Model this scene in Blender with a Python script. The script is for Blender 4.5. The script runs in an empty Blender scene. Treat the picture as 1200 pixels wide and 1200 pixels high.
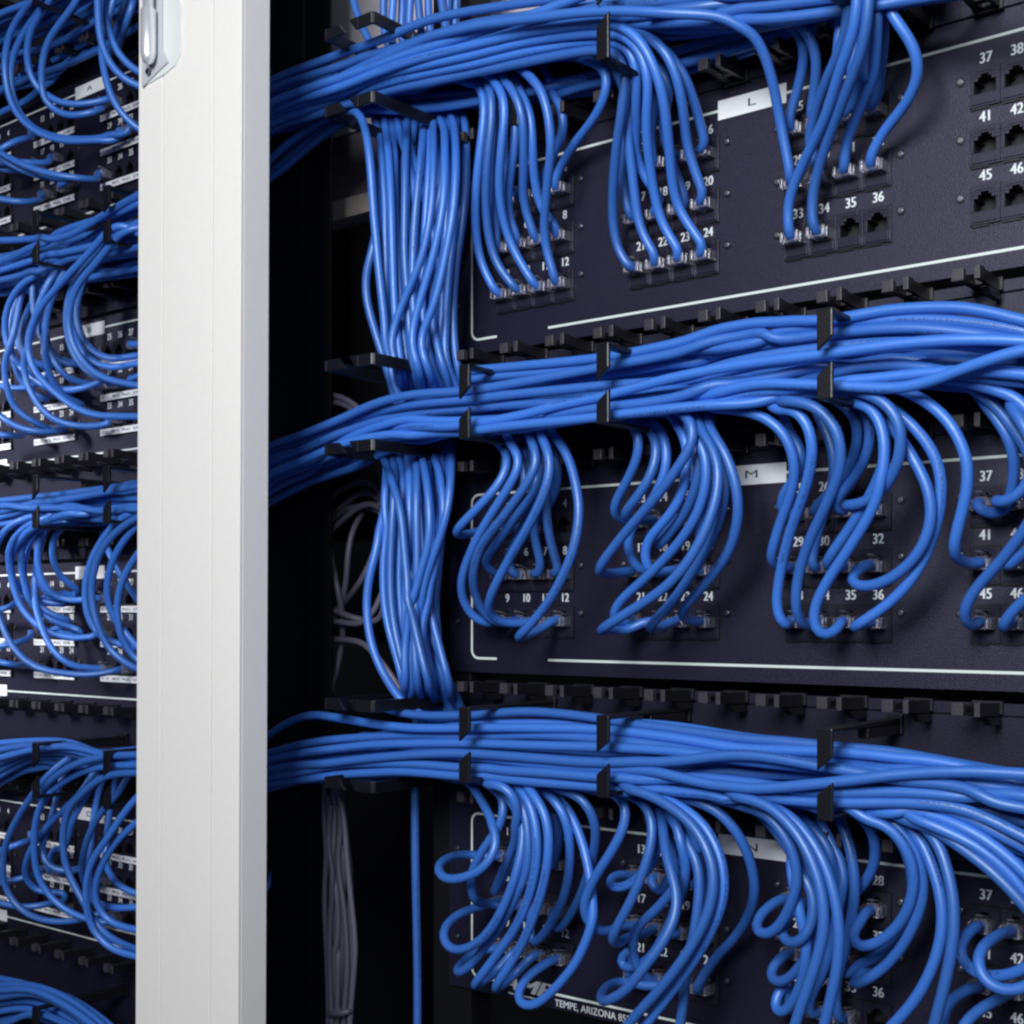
import bpy, bmesh, math, random
import numpy as np
from mathutils import Vector, kdtree
random.seed(7); rng = np.random.default_rng(7)
sc = bpy.context.scene
COL = sc.collection
MM = 0.001
# ------------------------------------------------------------------ camera
# world: X runs along the rack front, -Y towards the viewer, Z up; 0 height = eye level
F = 1559.0; TH = math.radians(38.9); CT, ST = math.cos(TH), math.sin(TH)
CX, CY = 908*ST, -908*CT
cam_d = bpy.data.cameras.new('camera'); cam = bpy.data.objects.new('camera', cam_d); COL.objects.link(cam)
cam.location = (CX*MM, CY*MM, 0); cam.rotation_euler = (math.pi/2, 0, TH)
cam_d.sensor_width = 36; cam_d.lens = 36*F/1200; cam_d.shift_y = 119/1200
cam_d.clip_start = .01; cam_d.clip_end = 50
sc.camera = cam
# ------------------------------------------------------------------ light
sc.view_settings.view_transform = 'Standard'; sc.view_settings.look = 'None'
sc.view_settings.exposure = 0; sc.view_settings.gamma = 1; sc.view_settings.use_curve_mapping = False
w = bpy.data.worlds.new('World'); sc.world = w; w.use_nodes = True
w.node_tree.nodes['Background'].inputs[0].default_value = (.30, .36, .62, 1)
w.node_tree.nodes['Background'].inputs[1].default_value = .07
def area(name, loc, aim, size, power, col):
    l = bpy.data.lights.new(name, 'AREA'); l.shape = 'SQUARE'; l.size = size; l.energy = power; l.color = col
    o = bpy.data.objects.new(name, l); COL.objects.link(o); o.location = loc
    o.rotation_euler = (Vector(aim)-Vector(loc)).to_track_quat('-Z', 'Y').to_euler()
    return o
area('key_lamp', (.50, -1.28, .54), (.0, 0, .03), .50, 22.5, (.955, .98, 1))
area('left_fill', (-.95, -1.2, .42), (-.72, 0, .08), .24, 1.2, (.95, .97, 1)).data.spread = math.radians(32)  # added narrow fill with no source of its own, brightens the left rack
area('fill_lamp', (.95, -.85, .25), (.1, 0, .1), .5, 1.4, (.86, .92, 1))
sc.cycles.max_bounces = 6; sc.cycles.transparent_max_bounces = 8
try: sc.cycles.pixel_filter_type = 'BLACKMAN_HARRIS'; sc.cycles.filter_width = 2.4
except Exception: pass

# ------------------------------------------------------------------ picture <-> place (mm)
def P(px, py, d):
    a = (px-600)/F; b = (719-py)/F
    dx = -ST+CT*a; dy = CT+ST*a
    t = (-d-CY)/dy
    return (CX+t*dx, -d, t*b)
def d_for_s(px, s):                     # how far in front of the panels a ray meets the plane x = s
    a = (px-600)/F
    dx = -ST+CT*a; dy = CT+ST*a
    return -(CY+(s-CX)/dx*dy)

# ------------------------------------------------------------------ materials
def mat(name, col, rough=.5, metal=0, spec=.5, bump=0, bscale=900, var=0, vscale=30, trans=0):
    m = bpy.data.materials.new(name); m.use_nodes = True
    nt = m.node_tree; p = nt.nodes['Principled BSDF']
    p.inputs['Base Color'].default_value = (*col, 1); p.inputs['Roughness'].default_value = rough
    p.inputs['Metallic'].default_value = metal; p.inputs['Specular IOR Level'].default_value = spec
    p.inputs['Transmission Weight'].default_value = trans
    tc = nt.nodes.new('ShaderNodeTexCoord')
    if bump:
        n = nt.nodes.new('ShaderNodeTexNoise'); n.inputs['Scale'].default_value = bscale; n.inputs['Detail'].default_value = 3
        b = nt.nodes.new('ShaderNodeBump'); b.inputs['Strength'].default_value = bump; b.inputs['Distance'].default_value = .0004
        nt.links.new(tc.outputs['Object'], n.inputs['Vector']); nt.links.new(n.outputs['Fac'], b.inputs['Height'])
        nt.links.new(b.outputs['Normal'], p.inputs['Normal'])
    if var:
        n = nt.nodes.new('ShaderNodeTexNoise'); n.inputs['Scale'].default_value = vscale; n.inputs['Detail'].default_value = 6
        r = nt.nodes.new('ShaderNodeMapRange'); r.inputs['From Min'].default_value = .3; r.inputs['From Max'].default_value = .7
        r.inputs['To Min'].default_value = 1-var; r.inputs['To Max'].default_value = 1+var
        x = nt.nodes.new('ShaderNodeVectorMath'); x.operation = 'SCALE'; x.inputs[0].default_value = col
        nt.links.new(tc.outputs['Object'], n.inputs['Vector']); nt.links.new(n.outputs['Fac'], r.inputs['Value'])
        nt.links.new(r.outputs['Result'], x.inputs['Scale']); nt.links.new(x.outputs[0], p.inputs['Base Color'])
    return m
def cable_mat(name, col, rough, ink):
    m = mat(name, col, rough, spec=1.0); m.node_tree.nodes['Principled BSDF'].inputs['Specular Tint'].default_value = (.74, .89, 1, 1); nt = m.node_tree; p = nt.nodes['Principled BSDF']
    N = nt.nodes.new; L = nt.links.new
    oi = N('ShaderNodeObjectInfo'); r = N('ShaderNodeMapRange')
    r.inputs['To Min'].default_value = .74; r.inputs['To Max'].default_value = 1.2
    ge = N('ShaderNodeNewGeometry'); ad = N('ShaderNodeMath'); ad.operation = 'ADD'; fr_ = N('ShaderNodeMath'); fr_.operation = 'FRACT'
    L(oi.outputs['Random'], ad.inputs[0]); L(ge.outputs['Random Per Island'], ad.inputs[1]); L(ad.outputs[0], fr_.inputs[0])
    L(fr_.outputs[0], r.inputs['Value'])
    x = N('ShaderNodeVectorMath'); x.operation = 'SCALE'; x.inputs[0].default_value = col; L(r.outputs['Result'], x.inputs['Scale'])
    # printed jacket text: short dark strokes along one line of the cable
    uv = N('ShaderNodeUVMap'); uv.uv_map = 'uv'; sp = N('ShaderNodeSeparateXYZ'); L(uv.outputs['UV'], sp.inputs[0])
    def math_(op, a, b=None):
        q = N('ShaderNodeMath'); q.operation = op
        for i, v in enumerate((a, b)):
            if v is None: continue
            if isinstance(v, (int, float)): q.inputs[i].default_value = v
            else: L(v, q.inputs[i])
        return q.outputs[0]
    vv = math_('ABSOLUTE', math_('SUBTRACT', sp.outputs['Y'], .5))
    band = math_('LESS_THAN', vv, .05)
    off = math_('MULTIPLY', oi.outputs['Random'], 40.0)
    u = math_('ADD', sp.outputs['X'], off)
    grp = math_('LESS_THAN', math_('FRACT', math_('MULTIPLY', u, 6.0)), .42)
    cmb = N('ShaderNodeCombineXYZ'); L(math_('MULTIPLY', u, 1.0), cmb.inputs[0]); L(math_('MULTIPLY', sp.outputs['Y'], .012), cmb.inputs[1])
    n = N('ShaderNodeTexNoise'); n.inputs['Scale'].default_value = 1100; n.inputs['Detail'].default_value = 0; L(cmb.outputs[0], n.inputs['Vector'])
    ltr = math_('GREATER_THAN', n.outputs['Fac'], .5)
    msk = math_('MULTIPLY', math_('MULTIPLY', math_('MULTIPLY', band, grp), ltr), ink)
    mx = N('ShaderNodeMix'); mx.data_type = 'RGBA'; L(msk, mx.inputs['Factor']); L(x.outputs[0], mx.inputs[6]); mx.inputs[7].default_value = (.012, .02, .09, 1)
    # faint scuffs
    L(mx.outputs[2], p.inputs['Base Color'])
    sc_ = N('ShaderNodeTexNoise'); sc_.inputs['Scale'].default_value = 260; sc_.inputs['Detail'].default_value = 5
    tc = N('ShaderNodeTexCoord'); L(tc.outputs['Object'], sc_.inputs['Vector'])
    r2 = N('ShaderNodeMapRange'); r2.inputs['To Min'].default_value = rough-.1; r2.inputs['To Max'].default_value = rough+.12; L(sc_.outputs['Fac'], r2.inputs['Value'])
    L(r2.outputs['Result'], p.inputs['Roughness'])
    b = N('ShaderNodeBump'); b.inputs['Strength'].default_value = .12; b.inputs['Distance'].default_value = .0003; L(sc_.outputs['Fac'], b.inputs['Height']); L(b.outputs['Normal'], p.inputs['Normal'])
    return m
def strip_mat():                        # paper strip with rows of tiny printed codes
    m = mat('paper_strip', (.74, .75, .79), .7); nt = m.node_tree; p = nt.nodes['Principled BSDF']; N = nt.nodes.new; L = nt.links.new
    tc = N('ShaderNodeTexCoord'); sp = N('ShaderNodeSeparateXYZ'); L(tc.outputs['Object'], sp.inputs[0])
    def m_(op, a, b=0.0):
        q = N('ShaderNodeMath'); q.operation = op
        for i, v in enumerate((a, b)):
            if isinstance(v, (int, float)): q.inputs[i].default_value = v
            else: L(v, q.inputs[i])
        return q.outputs[0]
    g = m_('LESS_THAN', m_('FRACT', m_('MULTIPLY', sp.outputs['X'], 1/.0163)), .72)
    z = m_('LESS_THAN', m_('ABSOLUTE', m_('ADD', sp.outputs['Z'], 0.0)), .0011)
    n = N('ShaderNodeTexNoise'); n.inputs['Scale'].default_value = 900; n.inputs['Detail'].default_value = 0; L(tc.outputs['Object'], n.inputs['Vector'])
    k = m_('MULTIPLY', m_('MULTIPLY', g, z), m_('GREATER_THAN', n.outputs['Fac'], .47))
    mx = N('ShaderNodeMix'); mx.data_type = 'RGBA'; L(k, mx.inputs['Factor']); mx.inputs[6].default_value = (.74, .75, .79, 1); mx.inputs[7].default_value = (.12, .12, .16, 1)
    L(mx.outputs[2], p.inputs['Base Color'])
    return m
M = dict(
 cable=cable_mat('blue_jacket', (.040, .158, .57), .43, .6),
 grey=cable_mat('grey_jacket', (.15, .135, .19), .5, .2),
 panel=mat('black_panel', (.0080, .0072, .020), .42, spec=.55, bump=.7, bscale=1500, var=.22, vscale=900),
 plate=mat('black_plate', (.0085, .0078, .018), .42, spec=.5, bump=.4, bscale=1400, var=.15, vscale=700),
 black=mat('black_plastic', (.006, .006, .009), .42, bump=.25, bscale=500),
 clip=mat('hook_plastic', (.006, .006, .009), .34, bump=.2, bscale=600), head=mat('finger_head_lit', (.042, .037, .046), .4, var=.2, vscale=900),  # head: paler than the finger body, caught light put into the colour
 jack=mat('jack_plastic', (.014, .013, .024), .38, bump=.2, bscale=900),
 dark=mat('dark_interior', (.004, .004, .005), .7),
 rail=mat('black_rail', (.0035, .0035, .005), .6, spec=.25, bump=.3, bscale=700),
 white=mat('white_paint', (.82, .79, .757), .45, bump=.15, bscale=420, var=.012, vscale=200),
 ink=mat('white_ink', (.70, .76, .74), .5),
 num=mat('number_ink', (.72, .76, .78), .5),
 label=mat('paper_label', (.80, .81, .84), .6, var=.03, vscale=60),
 pen=mat('black_ink', (.02, .02, .03), .6),
 strip=strip_mat(),
 chrome=mat('chrome', (.80, .81, .86), .36, .6),
 steel=mat('screw_steel', (.22, .23, .27), .35, .9),
 plug=mat('clear_plastic', (.80, .78, .90), .13, trans=.88),
 gold=mat('contact', (.6, .5, .3), .3, .9),
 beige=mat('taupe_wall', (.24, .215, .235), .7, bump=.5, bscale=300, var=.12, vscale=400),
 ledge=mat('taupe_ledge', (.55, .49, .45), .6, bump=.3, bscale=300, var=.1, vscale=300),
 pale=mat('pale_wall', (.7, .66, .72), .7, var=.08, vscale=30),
)
for k_ in ('panel', 'plate', 'jack'): M[k_].node_tree.nodes['Principled BSDF'].inputs['Specular Tint'].default_value = (.80, .78, 1, 1)
# ------------------------------------------------------------------ mesh helpers
class MB:
    def __init__(s): s.v = []; s.f = []
    def box(s, x0, x1, d0, d1, z0, z1):            # mm; d = distance in front of the panel plane
        i = len(s.v)
        for d in (d0, d1):
            for x, z in ((x0, z0), (x1, z0), (x1, z1), (x0, z1)): s.v.append((x, -d, z))
        s.f += [(i, i+1, i+2, i+3)[::-1], (i+4, i+5, i+6, i+7), (i, i+4, i+7, i+3), (i+1, i+2, i+6, i+5), (i, i+1, i+5, i+4), (i+3, i+7, i+6, i+2)]
        return s
    def prism(s, poly, a, b, axis='d'):            # poly in the other two coords
        i = len(s.v); n = len(poly)
        for k in (a, b):
            for p, q in poly:
                s.v.append({'d': (p, -k, q), 'x': (k, -p, q), 'z': (p, -q, k)}[axis])
        s.f += [tuple(range(i, i+n))[::-1], tuple(range(i+n, i+2*n))]
        for k in range(n):
            k2 = (k+1) % n; s.f.append((i+k, i+k2, i+n+k2, i+n+k))
        return s
    def cyl(s, x, z, r, d0, d1, n=14, dome=0):     # axis along depth
        return s.prism([(x+r*math.cos(2*math.pi*k/n), z+r*math.sin(2*math.pi*k/n)) for k in range(n)], d0, d1)
    def ribbon(s, pts, hw, d0, d1):                # flat stroke of constant width, in the x-z plane
        n = len(pts); i = len(s.v); out = []
        for k in range(n):
            a = Vector(pts[max(k-1, 0)]); b = Vector(pts[min(k+1, n-1)]); t = (b-a).normalized(); nn = Vector((-t.y, t.x))
            p = Vector(pts[k]); out.append((p+nn*hw, p-nn*hw))
        for d in (d0, d1):
            for a, b in out: s.v += [(a.x, -d, a.y), (b.x, -d, b.y)]
        o = 2*n
        for k in range(n-1):
            q = i+2*k
            s.f += [(q+o, q+1+o, q+3+o, q+2+o), (q, q+2, q+3, q+1), (q, q+o, q+2+o, q+2), (q+1, q+3, q+3+o, q+1+o)]
        s.f += [(i, i+1, i+1+o, i+o), (i+2*n-2, i+2*n-2+o, i+2*n-1+o, i+2*n-1)]
        return s
    def mesh(s, name, m, bevel=0, smooth=False):
        me = bpy.data.meshes.new(name); me.from_pydata([(a*MM, b*MM, c*MM) for a, b, c in s.v], [], s.f)
        bm = bmesh.new(); bm.from_mesh(me)
        bmesh.ops.recalc_face_normals(bm, faces=bm.faces)
        if bevel: bmesh.ops.bevel(bm, geom=bm.edges[:], offset=bevel*MM, segments=2, affect='EDGES', profile=.5, clamp_overlap=True)
        bm.to_mesh(me); bm.free(); me.materials.append(m)
        if smooth:
            for p in me.polygons: p.use_smooth = True
        return me
def link(name, data, parent=None, loc=None, rot=None):
    o = bpy.data.objects.new(name, data); COL.objects.link(o)
    if parent: o.parent = parent
    if loc: o.location = Vector(loc)*MM
    if rot: o.rotation_euler = rot
    return o
def tag(o, label=None, cat=None, group=None, kind=None):
    for k, v in (('label', label), ('category', cat), ('group', group), ('kind', kind)):
        if v: o[k] = v
    return o
def empty(name, loc, label, cat, group=None):
    o = link(name, None, None, loc); o.empty_display_size = .02
    return tag(o, label, cat, group)
_txt = {}
def text_mesh(s, size, m, sx=1, bold=.02, shear=0):
    k = (s, size, m.name, sx, bold, shear)
    if k in _txt: return _txt[k]
    c = bpy.data.curves.new('text', 'FONT'); c.body = s; c.size = 1; c.align_x = 'CENTER'; c.align_y = 'CENTER';  c.shear = shear; c.extrude = .004
    o = bpy.data.objects.new('text', c); COL.objects.link(o)
    dg = bpy.context.evaluated_depsgraph_get(); me = bpy.data.meshes.new_from_object(o.evaluated_get(dg))
    bpy.data.objects.remove(o); bpy.data.curves.remove(c)
    for v in me.vertices: v.co = (v.co.x*sx*size, -v.co.z*size, v.co.y*size)
    src = bmesh.new(); src.from_mesh(me); big = bmesh.new()
    for k_, dx in enumerate((-bold, 0, bold) if bold else (0,)):
        t_ = bpy.data.meshes.new('t'); src.to_mesh(t_)
        for v in t_.vertices: v.co.x += dx*size; v.co.y -= k_*.00003
        big.from_mesh(t_); bpy.data.meshes.remove(t_)
    big.to_mesh(me); src.free(); big.free()
    me.materials.clear(); me.materials.append(m); me.name = 'lettering'
    _txt[k] = me
    return me

# ------------------------------------------------------------------ patch panels
BP, PP, RP = 108.9, 16.3, 31.2          # block pitch, port pitch, row pitch
def port_sz(s0, top, n):
    b, r = divmod(n-1, 12); row, c = divmod(r, 4)
    return s0+32.1+c*PP+b*BP, top-9.8-row*RP-14.6
# jack: a framed RJ45 opening, centred on the port
jb = MB(); W = 8.0
for x0, x1, z0, z1 in ((-W, W, -11.6, -4.6), (-W, -5.9, -4.6, 2.2), (5.9, W, -4.6, 2.2), (-W, -3.6, 2.2, 4.1), (3.6, W, 2.2, 4.1), (-W, -2.1, 4.1, 5.6), (2.1, W, 4.1, 5.6), (-W, W, 5.6, 8.6)):
    jb.box(x0, x1, 0.2, 1.9, z0, z1)
jb.box(-6.6, 6.6, 1.9, 2.6, -10.4, -5.4)                         # lower lip
for x in (-7.5, 7.5): jb.box(x-.35, x+.35, 1.9, 2.2, -10.5, -6)
jb.box(-4.8, 4.8, 1.9, 2.3, 6.6, 8.6); 
JACK = jb.mesh('jack', M['jack'], .18)
wb = MB()
wb.box(-5.9, 5.9, -9, -.5, -4.9, -4.6); wb.box(-6.2, -5.9, -9, -.5, -4.9, 2.2); wb.box(5.9, 6.2, -9, -.5, -4.9, 2.2)
wb.box(-5.9, -3.6, -9, -.5, 2.2, 2.5); wb.box(3.6, 5.9, -9, -.5, 2.2, 2.5); wb.box(-3.6, 3.6, -9, -.5, 5.6, 5.9)
for k in range(8): wb.box(-4+k*1.1, -3.7+k*1.1, -8, -.9, -4.2, -3.9)
WELL = wb.mesh('socket_well', M['black'])
bk = MB().box(-PP*2, PP*2, -.6, .18, -12.0, 9.2)
for k in range(4):
    cx = (k-1.5)*PP
    bk.box(cx-3.5, cx+3.5, .2, 1.0, 9.25, 10.0); bk.box(cx+3, cx+9, .2, 1.0, -12.9, -12.05) if k < 3 else None
# the backing has a hole for each socket: build as strips instead of a slab
bk = MB(); bk.box(-PP*2, PP*2, .05, .5, 8.65, 9.3); bk.box(-PP*2, PP*2, .05, .5, -12.6, -11.65)
for k in range(5): bk.box((k-2)*PP-.14, (k-2)*PP+.14, .05, .6, -11.6, 8.6)
for k in range(4):
    cx = (k-1.5)*PP
    bk.box(cx-7, cx+2, .5, 1.3, -12.5, -11.7); bk.box(cx-2, cx+7, .5, 1.3, 8.7, 9.25)
BLOCK = bk.mesh('port_block', M['black'])
BACK = MB().box(-PP*2, PP*2, -10, -9.2, -12, 9).mesh('block_back', M['dark'])
scb = MB(); scb.cyl(0, 0, 2.5, .05, .9, 18); 
SCREW = scb.mesh('screw', M['black'], .15)
SCREW2 = MB().cyl(0, 0, 1.55, .9, 1.5, 16).mesh('screw_head', M['steel'], .25)
def panel(letter, s0, top, ports, strips, name_cut, label):
    r = empty('patch_panel', (s0, 0, top-56.9), label, 'patch panel', 'black patch panels')
    ox, oz = s0, top-56.9
    def loc(x, z, d=0): return (x-ox, -d, z-oz)
    # front plate with cut-outs for each port block
    mb = MB(); xs0, xs1 = s0-21, s0+461; zt, zb = top+9.8, top-123.6; T0, T1 = -2, 0
    rows = [(top-9.8-14.6-RP*i-12.6, top-9.8-14.6-RP*i+9.3) for i in range(3)]
    cuts = [(s0+32.1+1.5*PP+BP*b-2*PP, s0+32.1+1.5*PP+BP*b+2*PP) for b in range(4)]
    zz = zt
    for z0, z1 in rows:
        mb.box(xs0, xs1, T0, T1, z1, zz); zz = z0
        x = xs0
        for c0, c1 in cuts: mb.box(x, c0, T0, T1, z0, z1); x = c1
        mb.box(x, xs1, T0, T1, z0, z1)
    mb.box(xs0, xs1, T0, T1, zb, zz)
    me = mb.mesh('face_plate', M['panel'])
    pl = link('face_plate', me, r); me.transform(__import__('mathutils').Matrix.Translation(Vector((-ox, 0, -oz))*MM))
    # white frame line
    fr = MB(); R = 6.; a0, a1, z1, z0 = s0, s0+440, top, top-113.8
    def arc(cx, cz, a, b): return [(cx+R*math.cos(math.radians(a+(b-a)*k/6)), cz+R*math.sin(math.radians(a+(b-a)*k/6))) for k in range(7)]
    gap = (s0+22.5, s0+(67 if name_cut else 72))
    left = [(s0+197, z1)]+arc(a0+R, z1-R, 90, 180)+arc(a0+R, z0+R, 180, 270)+[(gap[0], z0)]
    right = [(s0+242.4, z1)]+arc(a1-R, z1-R, 90, 0)+arc(a1-R, z0+R, 0, -90)+[(gap[1], z0)]
    hw = .78
    fr.ribbon([(x-ox, z-oz) for x, z in left], hw, .02, .06); fr.ribbon([(x-ox, z-oz) for x, z in right], hw, .02, .06)
    link('frame_line', fr.mesh('frame_line', M['ink']), r)
    # title plate
    tp = link('title_label', MB().box(-22.8, 22.8, 0, .5, -5.9, 5.9).mesh('title_label', M['label'], .1), r, loc(s0+219.7, top, .08))
    link('title_letter', text_mesh(letter, .0068, M['pen'], 1.9, 0), tp, (0, -.6, 0))
    for b in range(4):
        for row in range(3):
            n0 = b*12+row*4+1
            if not any(n in ports for n in range(n0, n0+4)): continue
            ps, pz = port_sz(s0, top, n0)
            blk = link('port_block', BLOCK, r, loc(ps+1.5*PP, pz))
            link('block_back', BACK, blk)
            for k in range(4):
                j = link('jack', JACK, blk, ((k-1.5)*PP, 0, 0)); 
                link('socket_well', WELL, blk, ((k-1.5)*PP, 0, 0))
                if n0+k in ports:
                    link('port_number', text_mesh(str(n0+k), .0079, M['num'], .86, .028), r, loc(ps+k*PP, pz+14.4, .06))
            if strips:
                sp_ = link('label_strip', MB().box(-33.5, 34, 0, .5, -2.9, 2.9).mesh('label_strip', M['strip']), r, loc(ps+1.5*PP, pz-9.4, 3.0))
            for sx in (-1, 1):
                q = link('screw', SCREW, r, loc(ps+1.5*PP+sx*(2*PP+5.2), pz+4.5)); link('screw_head', SCREW2, q)
    # mounting screws at the plate's ends
    for x in (s0-12.5,):
        for dz in (-26, -88):
            q = link('screw', SCREW, r, loc(x, top+dz)); link('screw_head', SCREW2, q)
    if letter == 'N':
        link('maker_lettering', text_mesh('AMP', .0135, M['num'], 1.55, .07, .35), r, loc(s0+47, top-113.2, .08))
        link('underline', MB().box(-14, 14, .02, .1, -.5, .5).mesh('underline', M['num']), r, loc(s0+47, top-120))
        link('place_lettering', text_mesh('TEMPE, ARIZONA 85282', .0066, M['num'], .95, .012), r, loc(s0+106, top-119.6, .08))
    if strips:
        link('maker_label', MB().box(-22, 22, 0, .5, -6, 6).mesh('maker_label', M['label'], .1), r, loc(s0+57, top-113.8, .08))
    return r
SR, SL = -36.0, -717.0
TOPS = dict(L=304.7, M=82.7, N=-139.3, A=481.7, B=259.7, C=37.7, D=-184.3)
seen_r = list(range(1, 39))+[41, 42, 43, 45, 46, 47]+[39]
panel('L', SR, TOPS['L'], seen_r, False, True, 'black patch panel with white label L and empty ports at upper right')
panel('M', SR, TOPS['M'], seen_r, False, True, 'black patch panel with white label M in the middle of the right rack')
panel('N', SR, TOPS['N'], seen_r, False, False, 'black patch panel with TEMPE, ARIZONA lettering at lower right')
seen_l = [n for n in range(3, 37) if n not in (5, 9)]
panel('A', SL, TOPS['A'], seen_l, True, True, 'black patch panel with white label A at upper left')
panel('B', SL, TOPS['B'], seen_l, True, True, 'black patch panel with white label B behind looping cables at left')
panel('C', SL, TOPS['C'], seen_l, True, True, 'black patch panel between panels B and D in left rack')
panel('D', SL, TOPS['D'], seen_l, True, True, 'black patch panel with white label D at lower left')

# ------------------------------------------------------------------ horizontal cable managers
def finger_mb(up):
    q = 1 if up else -1
    m = MB()
    def bx(x0, x1, d0, d1, z0, z1):
        m.box(x0, x1, d0, d1, min(z0*q, z1*q), max(z0*q, z1*q))
    bx(-3.1, 3.1, 29.5, 34, -3.3, 3.3)          # square head
    bx(-2.2, 2.2, 4, 29.4, -2.4, 1.2)           # its stem
    bx(8.6, 11.6, 26, 34, -3.6, 3.6)            # slim head
    m.prism([(4, -5.2*q), (26, -3.6*q), (26, 3.0*q), (4, 2.2*q)], 9.0, 11.4, 'x')
    m.prism([(4, -9.5*q), (17, -9*q), (21, -5*q), (4, -5.3*q)], 8.0, 11.8, 'x')
    bx(2.25, 8.95, 10, 15, -2.2, .8)             # bridge
    bx(-3.5, 12.8, 0, 3.9, -4, 3)                # foot
    return m
FING = {}
for q_ in (True, False):
    me_ = finger_mb(q_).mesh('finger', M['black'], .3); me_.materials.append(M['head']); FING[q_] = me_
    for p_ in me_.polygons:
        c_ = p_.center/MM
        if c_.y < -28 and (c_.x < 3.5 or p_.normal.y < -.5): p_.material_index = 1  # heads take the paler tone painted in for light on them
def ring_mesh(z0, z1, dfront, w=8.6):
    # open square hook: upper arm and lower arm from the plate, front straps cut on a slant with a gap
    m = MB(); h = w/2; t = 2.6; zc = (z0+z1)/2; 
    m.box(-h, h, 0, 3, z1-9, z1+2)                               # root pads
    m.box(-h, h, 0, 3, z0-2, z0+9)
    if dfront > 50: m.box(-h*.72, h*.72, 3.1, 44, z1-8.6, z1-t-.1)
    m.box(-h*.8, h*.8, 3, dfront-t, z1-t, z1); m.box(-h*.8, h*.8, 3, dfront-t, z0, z0+t)
    m.prism([(-h, zc+1.8), (h, zc+8.7), (h, z1), (-h, z1)], dfront-t, dfront)
    m.prism([(-h, z0), (h, z0), (h, zc-3.5), (-h, zc-10.5)], dfront-t, dfront)
    return m
def manager(s0, s1, zc, rings, label, fr, up=True, low=True, ph=20.0, zr=(-22.3, 23.5), zf=(-31, 44), df=90, n_hide=0):
    r = empty('cable_manager', (s0, 0, zc), label, 'cable manager', 'horizontal cable managers')
    mb = MB(); mb.box(0, s1-s0, -3, -.4, -43, 43)
    for z in (zf[1]-1.5, zf[0]+1.5): mb.box(0, s1-s0, -.3, 1.6, z-3.2, z+3.2)
    link('back_plate', mb.mesh('back_plate', M['plate'], .3), r)
    n = int((s1-s0)/37.5)+1
    for k in range(-1, n+1):
        x = ph+37.5*k+math.floor((s0-ph)/37.5+1)*37.5
        if x < fr[0] or x > fr[1] or x > s1-14 or x < s0+4: continue
        if up: link('finger', FING[True], r, (x-s0, 0, zf[1]))
        if low: link('finger', FING[False], r, (x-s0, 0, zf[0]))
    for x in rings:
        dfx = 42 if (x < 40 and zc > 300) and x > 0 else df
        link('cable_ring', ring_mesh(zr[0], zr[1], dfx).mesh('cable_ring', M['clip'], .7), r, (x-s0, 0, 0))
    return r
RR = (34.5, 138, 273.5)
manager(-57, 425, 350.9, RR, 'black cable manager holding the blue bundle above panel L', (-30, 330), up=False, zf=(-31, 44), zr=(-38, 22))
manager(-57, 425, 129.5, RR, 'black cable manager holding the blue bundle between panels L and M', (-30, 350))
manager(-57, 425, -92.5, RR, 'black cable manager holding the blue bundle between panels M and N', (-30, 350), zr=(-11.5+0, 35), zf=(-30.5, 43.5))
RL = (-441.8, -340)
manager(-738, -256, 316.0, RL, 'black cable manager between panels A and B in left rack', (-670, -400), zr=(-22.5, 22.5), ph=-11)
manager(-738, -256, 94.0, RL, 'black cable manager between panels B and C in left rack', (-670, -400), zr=(-22.5, 22.5), ph=-11)
manager(-738, -256, -128.0, RL, 'black cable manager between panels C and D in left rack', (-670, -400), zr=(-27, 19.5), ph=-11)
manager(-738, -256, -350.0, RL, 'black cable manager below panel D at lower left', (-670, -400), zr=(-27, 19.5), ph=-11)
manager(-738, -256, 538.0, RL, 'black cable manager above panel A at top left', (-670, -400), zr=(-27, 19.5), ph=-11)

# ------------------------------------------------------------------ vertical cable rings beside the panels
def vring(px, py, label, dz=0):
    x, y, z = P(px, py, 88); h = 3.9
    r = empty('cable_hook', (x, 0, z), label, 'cable hook', 'black hooks round the vertical cable run')
    m = MB()
    m.prism([(-2.4, 86), (-2.4, 2), (0, 2), (0, 88), (-2, 90), (-14, 90), (-14, 87.6), (-3.4, 87.6)], -h, h, 'z')
    m.prism([(-14, -h), (-14.01, h), (-23, h), (-17, -h)], 87.6, 90)      # slanted tip
    m.box(-5, 5, 0, 2, -h-3, h+3)
    link('right_arm', m.mesh('hook_arm', M['clip'], .5), r)
    m = MB()
    m.prism([(-43.5, -h), (-44, h), (-33, h), (-26, -h)], 87.6, 90)
    m.box(-46.4, -44.1, -20, 90, -h, h)
    link('left_arm', m.mesh('hook_arm', M['clip'], .5), r)
vring(440, 20, 'topmost black cable hook around the vertical cables, at top edge')
vring(440, 113, 'black cable hook just under the top blue bundle')
vring(440, 420, 'black cable hook above the middle blue bundle')
vring(440, 521, 'black cable hook below the middle blue bundle')
vring(440, 828, 'black cable hook above the lowest blue bundle')
vring(440, 923, 'black cable hook below the lowest blue bundle')

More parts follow.
